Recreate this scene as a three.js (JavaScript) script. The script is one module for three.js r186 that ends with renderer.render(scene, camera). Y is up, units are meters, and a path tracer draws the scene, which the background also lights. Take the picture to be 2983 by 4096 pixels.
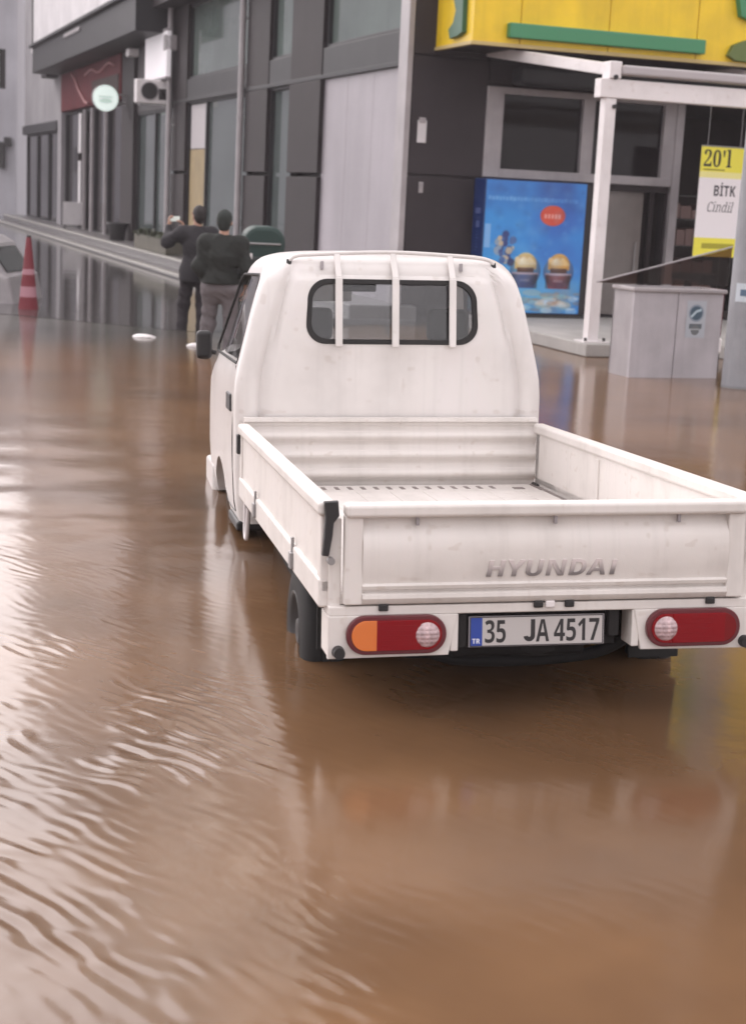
import * as THREE from 'three';
import { RoundedBoxGeometry } from 'three/addons/geometries/RoundedBoxGeometry.js';
import { mergeGeometries, mergeVertices, toCreasedNormals } from 'three/addons/utils/BufferGeometryUtils.js';
import { FontLoader } from 'three/addons/loaders/FontLoader.js';
import { TextGeometry } from 'three/addons/geometries/TextGeometry.js';
import { Brush, Evaluator, SUBTRACTION } from 'three-bvh-csg';

// ---------------------------------------------------------------- camera, sky, light, exposure
const scene = new THREE.Scene();
const camera = new THREE.PerspectiveCamera(36.09, 745 / 1024, 0.1, 400);
camera.rotation.order = 'YXZ';
camera.position.set(0, 1.95, 0);
camera.rotation.set(-0.2002, 0, 0.05);
camera.focus = 7.2; camera.userData.fStop = 3.4;
scene.add(camera);

const renderer = new THREE.WebGLRenderer({ antialias: true });
renderer.setSize(745, 1024);
renderer.toneMapping = THREE.LinearToneMapping;
renderer.toneMappingExposure = 1.06;
renderer.shadowMap.enabled = true;

// an overcast sky: brighter overhead, faint cloud mottling
{
  const W = 256, H = 128, d = new Float32Array(W * H * 4);
  for (let j = 0; j < H; j++) for (let i = 0; i < W; i++) {
    const el = ((j + 0.5) / H - 0.5) * Math.PI, az = (i + 0.5) / W * 2 * Math.PI;
    const s = Math.max(0, Math.sin(el));
    const m = 1 + 0.06 * Math.sin(az * 3 + el * 5) * Math.cos(el * 7 - az * 2) + 0.04 * Math.sin(az * 7 + 1.3 + el * 11);
    const ce = Math.cos(el), dx = Math.cos(az - Math.PI) * ce, dz = Math.sin(az - Math.PI) * ce, cosA = dx * -0.52 + Math.sin(el) * 0.46 + dz * -0.72;   // the hidden sun's broad glow
    const L = 1.42 * (1 + 0.15 * s) * m * (1 + 2.1 * Math.exp(-(1 - cosA) / 0.2));
    const k = (j * W + i) * 4;
    d[k] = L * 1.0; d[k + 1] = L * 0.945; d[k + 2] = L * 0.965; d[k + 3] = 1;
  }
  const sky = new THREE.DataTexture(d, W, H, THREE.RGBAFormat, THREE.FloatType);
  sky.mapping = THREE.EquirectangularReflectionMapping;
  sky.magFilter = THREE.LinearFilter; sky.minFilter = THREE.LinearFilter; sky.wrapS = THREE.RepeatWrapping; sky.needsUpdate = true;
  scene.background = sky; scene.environment = sky;
}
const sun = new THREE.DirectionalLight(0xfff2e6, 0.6);
sun.position.set(-26, 23, -36); sun.target.position.set(0, 0, 0);
sun.castShadow = true; sun.shadow.radius = 26;
Object.assign(sun.shadow.camera, { left: -60, right: 40, top: 60, bottom: -60, near: 1, far: 140 });
scene.add(sun); scene.add(sun.target);
scene.fog = new THREE.FogExp2(new THREE.Color(0.62, 0.58, 0.6), 0.0010);

// ---------------------------------------------------------------- helpers
function rng(seed) { let a = seed >>> 0; return () => { a = (a + 0x6D2B79F5) | 0; let t = Math.imul(a ^ (a >>> 15), 1 | a); t = (t + Math.imul(t ^ (t >>> 7), 61 | t)) ^ t; return ((t ^ (t >>> 14)) >>> 0) / 4294967296; }; }
const hash2 = (x, y, s) => { let h = Math.imul(x, 374761393) ^ Math.imul(y, 668265263) ^ Math.imul(s, 974634777); h = Math.imul(h ^ (h >>> 13), 1274126177); return ((h ^ (h >>> 16)) >>> 0) / 4294967296; };
const sm = (a, b, x) => { const t = Math.min(1, Math.max(0, (x - a) / (b - a))); return t * t * (3 - 2 * t); };
function vnoise(x, y, per, s) {
  const xi = Math.floor(x), yi = Math.floor(y), fx = x - xi, fy = y - yi, u = fx * fx * (3 - 2 * fx), v = fy * fy * (3 - 2 * fy);
  const w = (a) => per ? ((a % per) + per) % per : a;
  const g = (i, j) => hash2(w(xi + i), w(yi + j), s);
  return (g(0, 0) * (1 - u) + g(1, 0) * u) * (1 - v) + (g(0, 1) * (1 - u) + g(1, 1) * u) * v;
}
function fbm(x, y, per, s, oct = 4) { let a = 0.5, t = 0, n = 0; for (let o = 0; o < oct; o++) { t += a * vnoise(x, y, per, s + o * 17); n += a; a *= 0.55; x *= 2; y *= 2; per *= 2; } return t / n; }
function dataTex(size, fn, srgb) {
  const d = new Uint8Array(size * size * 4);
  for (let j = 0; j < size; j++) for (let i = 0; i < size; i++) { const c = fn(i / size, j / size), k = (j * size + i) * 4; d[k] = c[0]; d[k + 1] = c[1]; d[k + 2] = c[2]; d[k + 3] = 255; }
  const t = new THREE.DataTexture(d, size, size); t.wrapS = t.wrapT = THREE.RepeatWrapping; t.magFilter = THREE.LinearFilter; t.minFilter = THREE.LinearMipmapLinearFilter; t.generateMipmaps = true;
  if (srgb) t.colorSpace = THREE.SRGBColorSpace; t.needsUpdate = true; return t;
}
const rep = (t, r, r2 = r) => { const c = t.clone(); c.repeat.set(r, r2); c.needsUpdate = true; return c; };
// wear of a wall: soft blotches, runs and grain
const grime = dataTex(512, (u, v) => {
  const a = fbm(u * 6, v * 6, 6, 3, 5), st = fbm(u * 40, v * 3, 40, 9, 3), g = hash2(Math.floor(u * 512), Math.floor(v * 512), 5);
  const k = 255 * (0.80 + 0.16 * a + 0.05 * st + 0.04 * g - 0.03); const q = Math.max(0, Math.min(255, k)); return [q, q, q];
}, true);
const paintWear = dataTex(512, (u, v) => {
  const a = fbm(u * 4, v * 4, 4, 31, 5), st = fbm(u * 48, v * 2.0, 48, 19, 3), sp = Math.pow(fbm(u * 24, v * 24, 24, 77, 2), 6);
  const k = 1 - 0.07 * sm(0.45, 0.95, a) - 0.02 * sm(0.5, 0.9, st) ; const dirt = 0.05 * sm(0.30, 0.75, sp * 1.6) ; return [255 * (k - dirt * 0.8), 254 * (k - 0.004 * a - dirt), 252 * (k - 0.01 * a - dirt * 1.15)];
}, true);
const grainB = dataTex(256, (u, v) => { const k = 255 * (0.5 * fbm(u * 16, v * 16, 16, 41, 4) + 0.5 * hash2(Math.floor(u * 256), Math.floor(v * 256), 8)); return [k, k, k]; });
const waveB = dataTex(512, (u, v) => { const k = 255 * fbm(u * 8, v * 8, 8, 51, 4); return [k, k, k]; });

const lin = (r, g, b) => new THREE.Color().setRGB(r, g, b);
function mat(r, g, b, rough = 0.7, o = {}) { return new THREE.MeshPhysicalMaterial({ color: lin(r, g, b), roughness: rough, ...o }); }
const M = {
  paint: mat(0.65, 0.625, 0.62, 0.38, { clearcoat: 0.5, clearcoatRoughness: 0.2, map: rep(paintWear, 0.7) }),
  bedPaint: mat(0.68, 0.65, 0.635, 0.5, { map: rep(paintWear, 1.1), bumpMap: rep(grainB, 3), bumpScale: 0.0006 }),
  black: mat(0.012, 0.011, 0.012, 0.5),
  under: mat(0.012, 0.010, 0.010, 0.85, { map: rep(grime, 1) }),
  rubber: mat(0.018, 0.017, 0.017, 0.82),
  steel: mat(0.28, 0.27, 0.27, 0.45, { metalness: 0.6 }),
  cabDark: mat(0.05, 0.047, 0.046, 0.8),
  darkClad: mat(0.040, 0.032, 0.036, 0.55, { specularIntensity: 0.5, map: rep(grime, 0.35), bumpMap: rep(grainB, 1.5), bumpScale: 0.0006 }),
  darkBand: mat(0.026, 0.026, 0.029, 0.5, { specularIntensity: 0.5, map: rep(grime, 0.3) }),
  brownClad: mat(0.026, 0.019, 0.021, 0.6, { specularIntensity: 0.45, map: rep(grime, 0.35) }),
  lilac: mat(0.38, 0.345, 0.375, 0.35, { map: rep(grime, 0.13) }),
  trim: mat(0.42, 0.385, 0.395, 0.4, { map: rep(grime, 0.5) }),
  whiteClad: mat(0.80, 0.765, 0.78, 0.5, { map: rep(grime, 0.2) }),
  greyWall: mat(0.33, 0.315, 0.33, 0.85, { map: rep(grime, 0.15), bumpMap: rep(grainB, 1), bumpScale: 0.002 }),
  farWall: mat(0.58, 0.57, 0.62, 0.85, { map: rep(grime, 0.1), bumpMap: rep(grainB, 1), bumpScale: 0.003 }),
  glassFace: mat(0.115, 0.140, 0.136, 0.06, { ior: 1.6, map: rep(grime, 0.2) }),
  glassGreen: mat(0.16, 0.20, 0.185, 0.08, { ior: 1.6, map: rep(grime, 0.15) }),
  glassDark: mat(0.008, 0.006, 0.007, 0.07, { ior: 1.5, specularIntensity: 0.4 }),
  frameGrey: mat(0.40, 0.37, 0.385, 0.4, { map: rep(grime, 0.6) }),
  whiteMetal: mat(0.76, 0.73, 0.75, 0.35, { map: rep(paintWear, 0.6) }),
  concrete: mat(0.46, 0.44, 0.42, 0.8, { map: rep(grime, 0.4), bumpMap: rep(grainB, 2), bumpScale: 0.0015 }),
  wetStone: mat(0.17, 0.16, 0.16, 0.28, { map: rep(grime, 0.4), bumpMap: rep(grainB, 2), bumpScale: 0.001 }),
  yellow: mat(0.96, 0.65, 0.012, 0.4, { map: rep(grime, 0.35) }),
  green: mat(0.045, 0.22, 0.10, 0.4),
  deepGreen: mat(0.02, 0.10, 0.05, 0.4),
  red: mat(0.38, 0.012, 0.02, 0.4),
  asphalt: mat(0.05, 0.048, 0.045, 0.9),
};
// texture coordinates in metres, by the face's main direction
function boxUV(g) {
  g = g.index ? g.toNonIndexed() : g; if (!g.attributes.normal) g.computeVertexNormals();
  const p = g.attributes.position, uv = new Float32Array(p.count * 2), a = new THREE.Vector3(), b = new THREE.Vector3(), c = new THREE.Vector3();
  for (let i = 0; i < p.count; i += 3) {
    a.fromBufferAttribute(p, i); b.fromBufferAttribute(p, i + 1); c.fromBufferAttribute(p, i + 2); b.sub(a); c.sub(a); b.cross(c);
    const x = Math.abs(b.x), y = Math.abs(b.y), z = Math.abs(b.z), k = y >= x && y >= z ? 1 : x > z ? 0 : 2;
    for (let j = i; j < i + 3; j++) { uv[j * 2] = k === 0 ? p.getZ(j) : p.getX(j); uv[j * 2 + 1] = k === 1 ? p.getZ(j) : p.getY(j); }
  }
  g.setAttribute('uv', new THREE.BufferAttribute(uv, 2)); for (const n of Object.keys(g.attributes)) if (!['position', 'normal', 'uv'].includes(n)) g.deleteAttribute(n); return g;
}
function bx(x0, x1, y0, y1, z0, z1, r = 0.008) {
  const w = x1 - x0, h = y1 - y0, d = z1 - z0, rr = Math.min(r, w * 0.45, h * 0.45, d * 0.45);
  const g = rr > 0.0006 ? new RoundedBoxGeometry(w, h, d, 2, rr) : new THREE.BoxGeometry(w, h, d);
  g.translate((x0 + x1) / 2, (y0 + y1) / 2, (z0 + z1) / 2); return boxUV(g);
}
function cyl(r0, r1, h, x, y, z, axis = 'y', seg = 20) { const g = new THREE.CylinderGeometry(r1, r0, h, seg); if (axis === 'x') g.rotateZ(Math.PI / 2); if (axis === 'z') g.rotateX(Math.PI / 2); g.translate(x, y, z); return boxUV(g); }
function tube(pts, r, seg = 24, rad = 8, tension = 0.5) { return boxUV(new THREE.TubeGeometry(new THREE.CatmullRomCurve3(pts.map(p => new THREE.Vector3(...p)), false, 'catmullrom', tension), seg, r, rad)); }
function bar(a, b, r, rad = 10) { return boxUV(new THREE.TubeGeometry(new THREE.LineCurve3(new THREE.Vector3(...a), new THREE.Vector3(...b)), 1, r, rad)); }
function extr(pts, depth, bevel = 0, holes = []) {
  const s = new THREE.Shape(pts.map(p => new THREE.Vector2(...p))); for (const h of holes) s.holes.push(new THREE.Path(h.map(p => new THREE.Vector2(...p))));
  return boxUV(new THREE.ExtrudeGeometry(s, { depth, bevelEnabled: bevel > 0, bevelSize: bevel, bevelThickness: bevel, bevelSegments: 2, curveSegments: 10 }));
}
// profile in (z, y), drawn out along x
function extrX(pts, x0, x1, bevel = 0) { const g = extr(pts.map(([z, y]) => [-z, y]), x1 - x0 - 2 * bevel, bevel); g.rotateY(Math.PI / 2); g.translate(x0 + bevel, 0, 0); return boxUV(g); }
const rrect = (x0, x1, y0, y1, r, n = 6) => { const o = []; for (const [cx, cy, a] of [[x1 - r, y1 - r, 0], [x0 + r, y1 - r, 1], [x0 + r, y0 + r, 2], [x1 - r, y0 + r, 3]]) for (let i = 0; i <= n; i++) { const t = (a + i / n) * Math.PI / 2; o.push([cx + r * Math.cos(t), cy + r * Math.sin(t)]); } return o; };
const mg = (l) => mergeGeometries(l.map(g => { const q = g.index ? g.toNonIndexed() : g; for (const n of Object.keys(q.attributes)) if (!['position', 'normal', 'uv'].includes(n)) q.deleteAttribute(n); if (!q.attributes.uv) boxUV(q); return q; }));
const used = {};
const numbered = (n) => { const k = used[n] = (used[n] ?? -1) + 1; return k ? `${n}_${String(k).padStart(3, '0')}` : n; };
function mesh(name, g, m, parent) { const o = new THREE.Mesh(Array.isArray(g) ? mg(g) : g, m); o.name = numbered(name); o.castShadow = o.receiveShadow = true; if (parent) parent.add(o); return o; }
function thing(name, label, category, pos = [0, 0, 0], turn = 0, group) { const o = new THREE.Group(); o.name = numbered(name); o.position.set(...pos); o.rotation.y = turn; o.userData = { label, category }; if (group) o.userData.group = group; scene.add(o); return o; }
function tag(o, label, category, group) { o.userData = { ...o.userData, label, category }; if (group) o.userData.group = group; scene.add(o); return o; }
function struct(name, g, m, pos, turn) { const o = mesh(name, g, m, scene); o.userData.kind = 'structure'; if (pos) o.position.set(...pos); if (turn) o.rotation.y = turn; return o; }
function canvasTex(w, h, draw) { const c = document.createElement('canvas'); c.width = w; c.height = h; draw(c.getContext('2d'), w, h); const t = new THREE.CanvasTexture(c); t.colorSpace = THREE.SRGBColorSpace; t.anisotropy = 8; return t; }
function plane(w, h, x, y, z) { const g = new THREE.PlaneGeometry(w, h).toNonIndexed(); g.translate(x, y, z); return g; }

// the two facades of the corner building meet here; local x runs along the market front, z out of it, the street front is x = 0
const KX = 0.197, KZ = -23.58, TH = 19.7 * Math.PI / 180;
const at = (x, y, z) => [KX + x * Math.cos(TH) + z * Math.sin(TH), y, KZ - x * Math.sin(TH) + z * Math.cos(TH)];

// ---------------------------------------------------------------- ground and flood water
{
  const g = new THREE.PlaneGeometry(240, 240); g.rotateX(-Math.PI / 2); g.translate(0, -0.75, -40); struct('road', boxUV(g), M.asphalt);
  // rows and columns close together where the ripples are seen near, wide apart far off
  const axis = (c0, c1, fine, grow, lo, hi) => { const a = []; let x, s; for (x = c0; x <= c1; x += fine) a.push(x); for (x = c1, s = fine; x < hi;) { s *= grow; x += s; a.push(Math.min(x, hi)); } for (x = c0, s = fine; x > lo;) { s *= grow; x -= s; a.unshift(Math.max(x, lo)); } return a; };
  const xs = axis(-2.3, 1.0, 0.0100, 1.075, -90, 60), zs = axis(-8.2, -3.5, 0.0105, 1.07, -130, 10);
  const R = rng(11), waves = [];
  for (let i = 0; i < 18; i++) { const lam = 0.044 * Math.pow(2.3, R()), th = -0.85 + (R() + R() - 1) * 0.45; waves.push([Math.cos(th) * 6.283 / lam, Math.sin(th) * 6.283 / lam, R() * 6.283, lam, 0.0064 * lam * (0.6 + 0.8 * R())]); }
  const slow = []; for (let i = 0; i < 12; i++) { const lam = 0.5 + 1.6 * R(), th = R() * 6.283; slow.push([Math.cos(th) * 6.283 / lam, Math.sin(th) * 6.283 / lam, R() * 6.283, lam, 0.00035 * lam]); }
  const far = []; for (let i = 0; i < 14; i++) { const lam = 0.25 + 0.7 * R(), th = 1.35 + (R() - 0.5) * 0.9; far.push([Math.cos(th) * 6.283 / lam, Math.sin(th) * 6.283 / lam, R() * 6.283, lam, 0.0016 * lam]); }
  const P = new Float32Array(xs.length * zs.length * 3), V = new Float32Array(xs.length * zs.length * 3), U = new Float32Array(xs.length * zs.length * 2), I = [];
  zs.forEach((z, j) => xs.forEach((x, i) => {
    const dx = Math.max(0.0100, (xs[Math.min(i + 1, xs.length - 1)] - xs[Math.max(0, i - 1)]) / 2), dz = Math.max(0.0105, (zs[Math.min(j + 1, zs.length - 1)] - zs[Math.max(0, j - 1)]) / 2), sp = Math.max(dx, dz);
    const wob = fbm(x * 0.9 + 40, z * 0.9 + 40, 0, 61, 3), edge = 0.10 + 0.44 * (z + 3.6) + 0.35 * sm(-4.6, -3.8, z) + (wob - 0.5) * 1.3;
    const rough = sm(0.45, -0.45, x - edge) * (0.22 * sm(-12, -7, z) + 0.78 * sm(-6.6, -4.9, z)) * (0.10 + 1.35 * sm(0.40, 0.68, fbm(x * 1.9 + 9, z * 1.6 + 3, 0, 91, 4)));
    const stir = 0.06 + 0.94 * rough, px = x + 0.12 * (fbm(x * 2 + 30, z * 2 + 30, 0, 71, 3) - 0.5), pz = z + 0.16 * (fbm(x * 1.8 + 37, z * 1.8 + 30, 0, 72, 3) - 0.5);
    let h = 0; for (const w of waves) { const f = sm(2.2, 4.5, w[3] / sp); if (f) h += f * stir * w[4] * Math.sin(w[0] * px + w[1] * pz + w[2]); }
    if (stir > 0.07) { const cu = x * 0.72 + z * 0.70, cv = x * 0.70 - z * 0.72, bend = 0.16 * (fbm(cu * 1.5 + 50, cv * 1.1 + 50, 0, 13, 3) - 0.5); for (const [l, wd, am, sd] of [[0.34, 0.050, 0.0024, 15], [0.2, 0.032, 0.0012, 16]]) { const q = vnoise(cu / l + 90, (cv + bend) / wd + 90, 0, sd), f = sm(2.0, 4.0, wd * 2 / sp); h += f * rough * am * (1 - Math.abs(2 * q - 1)) ; } }
    for (const w of slow) { const f = sm(2.2, 4.5, w[3] / sp); if (f) h += f * w[4] * (0.35 + 0.65 * rough) * Math.sin(w[0] * x + w[1] * z + w[2]); }
    const fm = sm(-6, -9, z) * (0.35 + sm(-1, -4, x)); for (const w of far) { const f = sm(2.0, 3.5, w[3] / sp); if (f && fm) h += f * fm * w[4] * Math.sin(w[0] * px + w[1] * pz + w[2]); }
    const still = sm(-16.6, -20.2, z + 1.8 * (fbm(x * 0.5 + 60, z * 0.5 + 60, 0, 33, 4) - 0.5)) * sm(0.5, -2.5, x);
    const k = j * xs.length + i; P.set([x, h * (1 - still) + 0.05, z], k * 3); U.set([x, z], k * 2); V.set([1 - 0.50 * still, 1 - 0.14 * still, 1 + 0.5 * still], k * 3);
    if (i && j) { const a = k - xs.length - 1, b = k - xs.length, c = k - 1; I.push(a, c, b, b, c, k); }
  }));
  const g2 = new THREE.BufferGeometry(); g2.setAttribute('position', new THREE.BufferAttribute(P, 3)); g2.setAttribute('color', new THREE.BufferAttribute(V, 3)); g2.setAttribute('uv', new THREE.BufferAttribute(U, 2)); g2.setIndex(I); g2.computeVertexNormals();
  // a sheet of still, thin water over the paved square before the shops
  { const R2 = [], fx = [-60, -12, -8, -5.6, -4.4, -3.2, -2.4, -1.4, -0.6, 0.1], fz = [-20.4, -20.9, -21.3, -21.9, -21.6, -21.0, -20.7, -21.4, -22.6, -23.3];
    const sh = new THREE.Shape(); const front = []; for (let i = 0; i <= 240; i++) { const x = -60 + 60.1 * Math.pow(i / 240, 0.35), k = Math.max(0, fx.findIndex(v => v >= x) - 1), t = (x - fx[k]) / (fx[k + 1] - fx[k]); front.push([x, fz[k] + (fz[k + 1] - fz[k]) * t + 0.5 * (fbm(x * 0.9 + 80, 3, 0, 7, 4) - 0.5)]); }
    sh.setFromPoints([...front, [0.1, -23.5], [-18, -80], [-60, -80]].map(p => new THREE.Vector2(p[0], -p[1]))); const g = new THREE.ShapeGeometry(sh); g.rotateX(-Math.PI / 2); g.translate(0, 0.0535, 0); struct('wet_paving', boxUV(g), mat(0.095, 0.087, 0.085, 0.07, { ior: 1.5, map: rep(grime, 0.25), bumpMap: rep(waveB, 0.35), bumpScale: 0.0016 })); }
  const mud = dataTex(512, (u, v) => { const a = fbm(u * 5, v * 5, 5, 101, 5); const k = 0.84 + 0.34 * (a - 0.5); return [255 * k, 255 * (k - 0.005), 255 * (k - 0.01 - 0.03 * a)]; }, true);
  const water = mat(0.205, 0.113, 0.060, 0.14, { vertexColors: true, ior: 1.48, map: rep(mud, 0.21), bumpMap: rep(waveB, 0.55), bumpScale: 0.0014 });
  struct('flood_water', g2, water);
}

// ---------------------------------------------------------------- the pickup truck (local: x right, y up from the tailgate's lower edge, -z towards the cab)
const csg = new Evaluator(); csg.useGroups = false; csg.attributes = ['position', 'normal', 'uv'];
const lerpT = (t, v) => { if (v <= t[0][0]) return t[0][1]; for (let i = 1; i < t.length; i++) if (v <= t[i][0]) { const [a, b] = [t[i - 1], t[i]]; return a[1] + (b[1] - a[1]) * (v - a[0]) / (b[0] - a[0]); } return t[t.length - 1][1]; };
const HW = [[-0.2, 0.83], [-0.1, 0.852], [0.1, 0.862], [0.5, 0.864], [0.6, 0.856], [0.7, 0.834], [0.8, 0.809], [0.95, 0.772], [1.06, 0.742], [1.16, 0.708], [1.2, 0.69], [1.23, 0.668], [1.255, 0.636], [1.272, 0.596], [1.285, 0.535], [1.293, 0.43], [1.298, 0.25]];
const ZR = [[-0.2, 2.99], [0.8, 2.985], [1.0, 2.995], [1.14, 3.02], [1.19, 3.045], [1.23, 3.08], [1.255, 3.115], [1.272, 3.155], [1.285, 3.22], [1.293, 3.32], [1.298, 3.48]];
const ZF = [[-0.2, 4.9], [0.1, 4.93], [0.35, 4.9], [0.5, 4.82], [0.58, 4.68], [0.64, 4.52], [0.85, 4.38], [1.1, 4.2], [1.2, 4.12], [1.255, 4.04], [1.285, 3.93], [1.293, 3.82], [1.298, 3.7]];
function cabLoft(inset, y0, y1, detail) {
  const ys = []; const n = 46; for (let i = 0; i <= n; i++) { const t = i / n; ys.push(y0 + (y1 - y0) * (1 - Math.pow(1 - t, 1.9))); }
  const rings = ys.map(y => {
    const h = lerpT(HW, y) - inset, zr = lerpT(ZR, y) + inset, zf = lerpT(ZF, y) - inset, k = sm(1.29, 1.1, y), rr = 0.06 + 0.02 * k + (1 - k) * 0.1, rf = Math.min(0.3, h * 0.6), pts = [];
    const rk = Math.min(rr, h * 0.5, (zf - zr) * 0.4), fk = Math.min(rf, (zf - zr) * 0.45);
    for (let i = 0; i <= 60; i++) { const x = -h + rk + (2 * h - 2 * rk) * i / 60; let d = 0;
      if (detail) { const a = Math.abs(x); d += 0.034 * Math.exp(-Math.pow((a - (h - 0.14)) / 0.024, 2)) * sm(0.1, 0.35, y) * sm(1.25, 1.14, y); d -= 0.010 * Math.exp(-Math.pow((a - (h - 0.23)) / 0.05, 2)) * sm(0.3, 0.6, y) * sm(1.22, 1.1, y);
        for (const c of [-0.36, -0.02, 0.31]) d += 0.007 * Math.exp(-Math.pow((x - c) / 0.05, 2)) * sm(0.40, 0.5, y) * sm(0.78, 0.66, y);
        d += 0.012 * Math.exp(-Math.pow((y - 1.165) / 0.018, 2)) * sm(0.56, 0.5, a); d -= 0.006 * sm(0.55, 0.5, a) * sm(0.72, 0.77, y) * sm(1.165, 1.14, y); }
      pts.push([x, zr + d]); }
    for (let i = 1; i < 8; i++) { const t = i / 8 * Math.PI / 2; pts.push([h - rk + rk * Math.sin(t), zr + rk - rk * Math.cos(t)]); }
    for (let i = 0; i <= 24; i++) pts.push([h, zr + rk + (zf - zr - rk - fk) * i / 24]);
    for (let i = 1; i < 10; i++) { const t = i / 10 * Math.PI / 2; pts.push([h - fk + fk * Math.cos(t), zf - fk + fk * Math.sin(t)]); }
    for (let i = 0; i <= 20; i++) pts.push([h - fk - 2 * (h - fk) * i / 20, zf + 0.05 * (1 - Math.pow(2 * i / 20 - 1, 2)) * (inset ? 0.3 : 1)]);
    for (let i = 1; i < 10; i++) { const t = i / 10 * Math.PI / 2; pts.push([-(h - fk) - fk * Math.sin(t), zf - fk + fk * Math.cos(t)]); }
    for (let i = 0; i <= 24; i++) pts.push([-h, zf - fk - (zf - zr - rk - fk) * i / 24]);
    for (let i = 1; i < 8; i++) { const t = i / 8 * Math.PI / 2; pts.push([-(h - rk) - rk * Math.cos(t), zr + rk - rk * Math.sin(t)]); }
    return pts.map(p => [p[0], y, -p[1]]);
  });
  const N = rings[0].length, P = [], I = []; rings.forEach(r => r.forEach(p => P.push(...p)));
  for (let j = 0; j < rings.length - 1; j++) for (let i = 0; i < N; i++) { const a = j * N + i, b = j * N + (i + 1) % N, c = a + N, d = b + N; I.push(a, b, c, b, d, c); }
  const cap = (j, y, up) => { const k = P.length / 3; let z = 0; for (const p of rings[j]) z += p[2] / N; P.push(0, y, z); for (let i = 0; i < N; i++) { const a = j * N + i, b = j * N + (i + 1) % N; up ? I.push(a, b, k) : I.push(b, a, k); } };
  cap(0, y0, false); cap(rings.length - 1, y1 + (inset ? 0 : 0.001), true);
  const g = new THREE.BufferGeometry(); g.setAttribute('position', new THREE.Float32BufferAttribute(P, 3)); g.setIndex(I);
  return boxUV(toCreasedNormals(g, 0.7));
}
const brush = (g) => { const b = new Brush(g); b.updateMatrixWorld(); return b; };
function wheel(parent, x, y, z, r, w, side) {
  const prof = []; const q = (a, b) => prof.push(new THREE.Vector2(a, b));
  q(r * 0.6, -w / 2); q(r * 0.72, -w / 2 - 0.006); q(r * 0.9, -w / 2 + 0.004); q(r * 0.97, -w / 2 + 0.022); q(r, -w * 0.28); q(r, -w * 0.12); q(r * 0.975, -w * 0.11); q(r * 0.975, -w * 0.08); q(r, -w * 0.07); q(r, w * 0.07); q(r * 0.975, w * 0.08); q(r * 0.975, w * 0.11); q(r, w * 0.12); q(r, w * 0.28); q(r * 0.97, w / 2 - 0.022); q(r * 0.9, w / 2 - 0.004); q(r * 0.72, w / 2 + 0.006); q(r * 0.6, w / 2);
  const t = new THREE.LatheGeometry(prof, 48); t.rotateZ(Math.PI / 2);
  const wh = mesh('wheel', boxUV(t), M.rubber, parent); wh.position.set(x, y, z);
  const rp = [[0.02, 0.02], [0.05, 0.03], [0.07, 0.005], [r * 0.4, -0.02], [r * 0.5, 0.0], [r * 0.55, 0.03], [r * 0.61, 0.045], [r * 0.62, 0.03], [r * 0.6, -0.06]].map(p => new THREE.Vector2(p[0], p[1]));
  const rg = new THREE.LatheGeometry(rp, 32); rg.rotateZ(side < 0 ? Math.PI / 2 : -Math.PI / 2); rg.translate(side * (w / 2 - 0.04), 0, 0);
  const rim = mesh('rim', boxUV(rg), mat(0.06, 0.056, 0.055, 0.6, { metalness: 0.3 }), wh); return wh;
}
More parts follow.
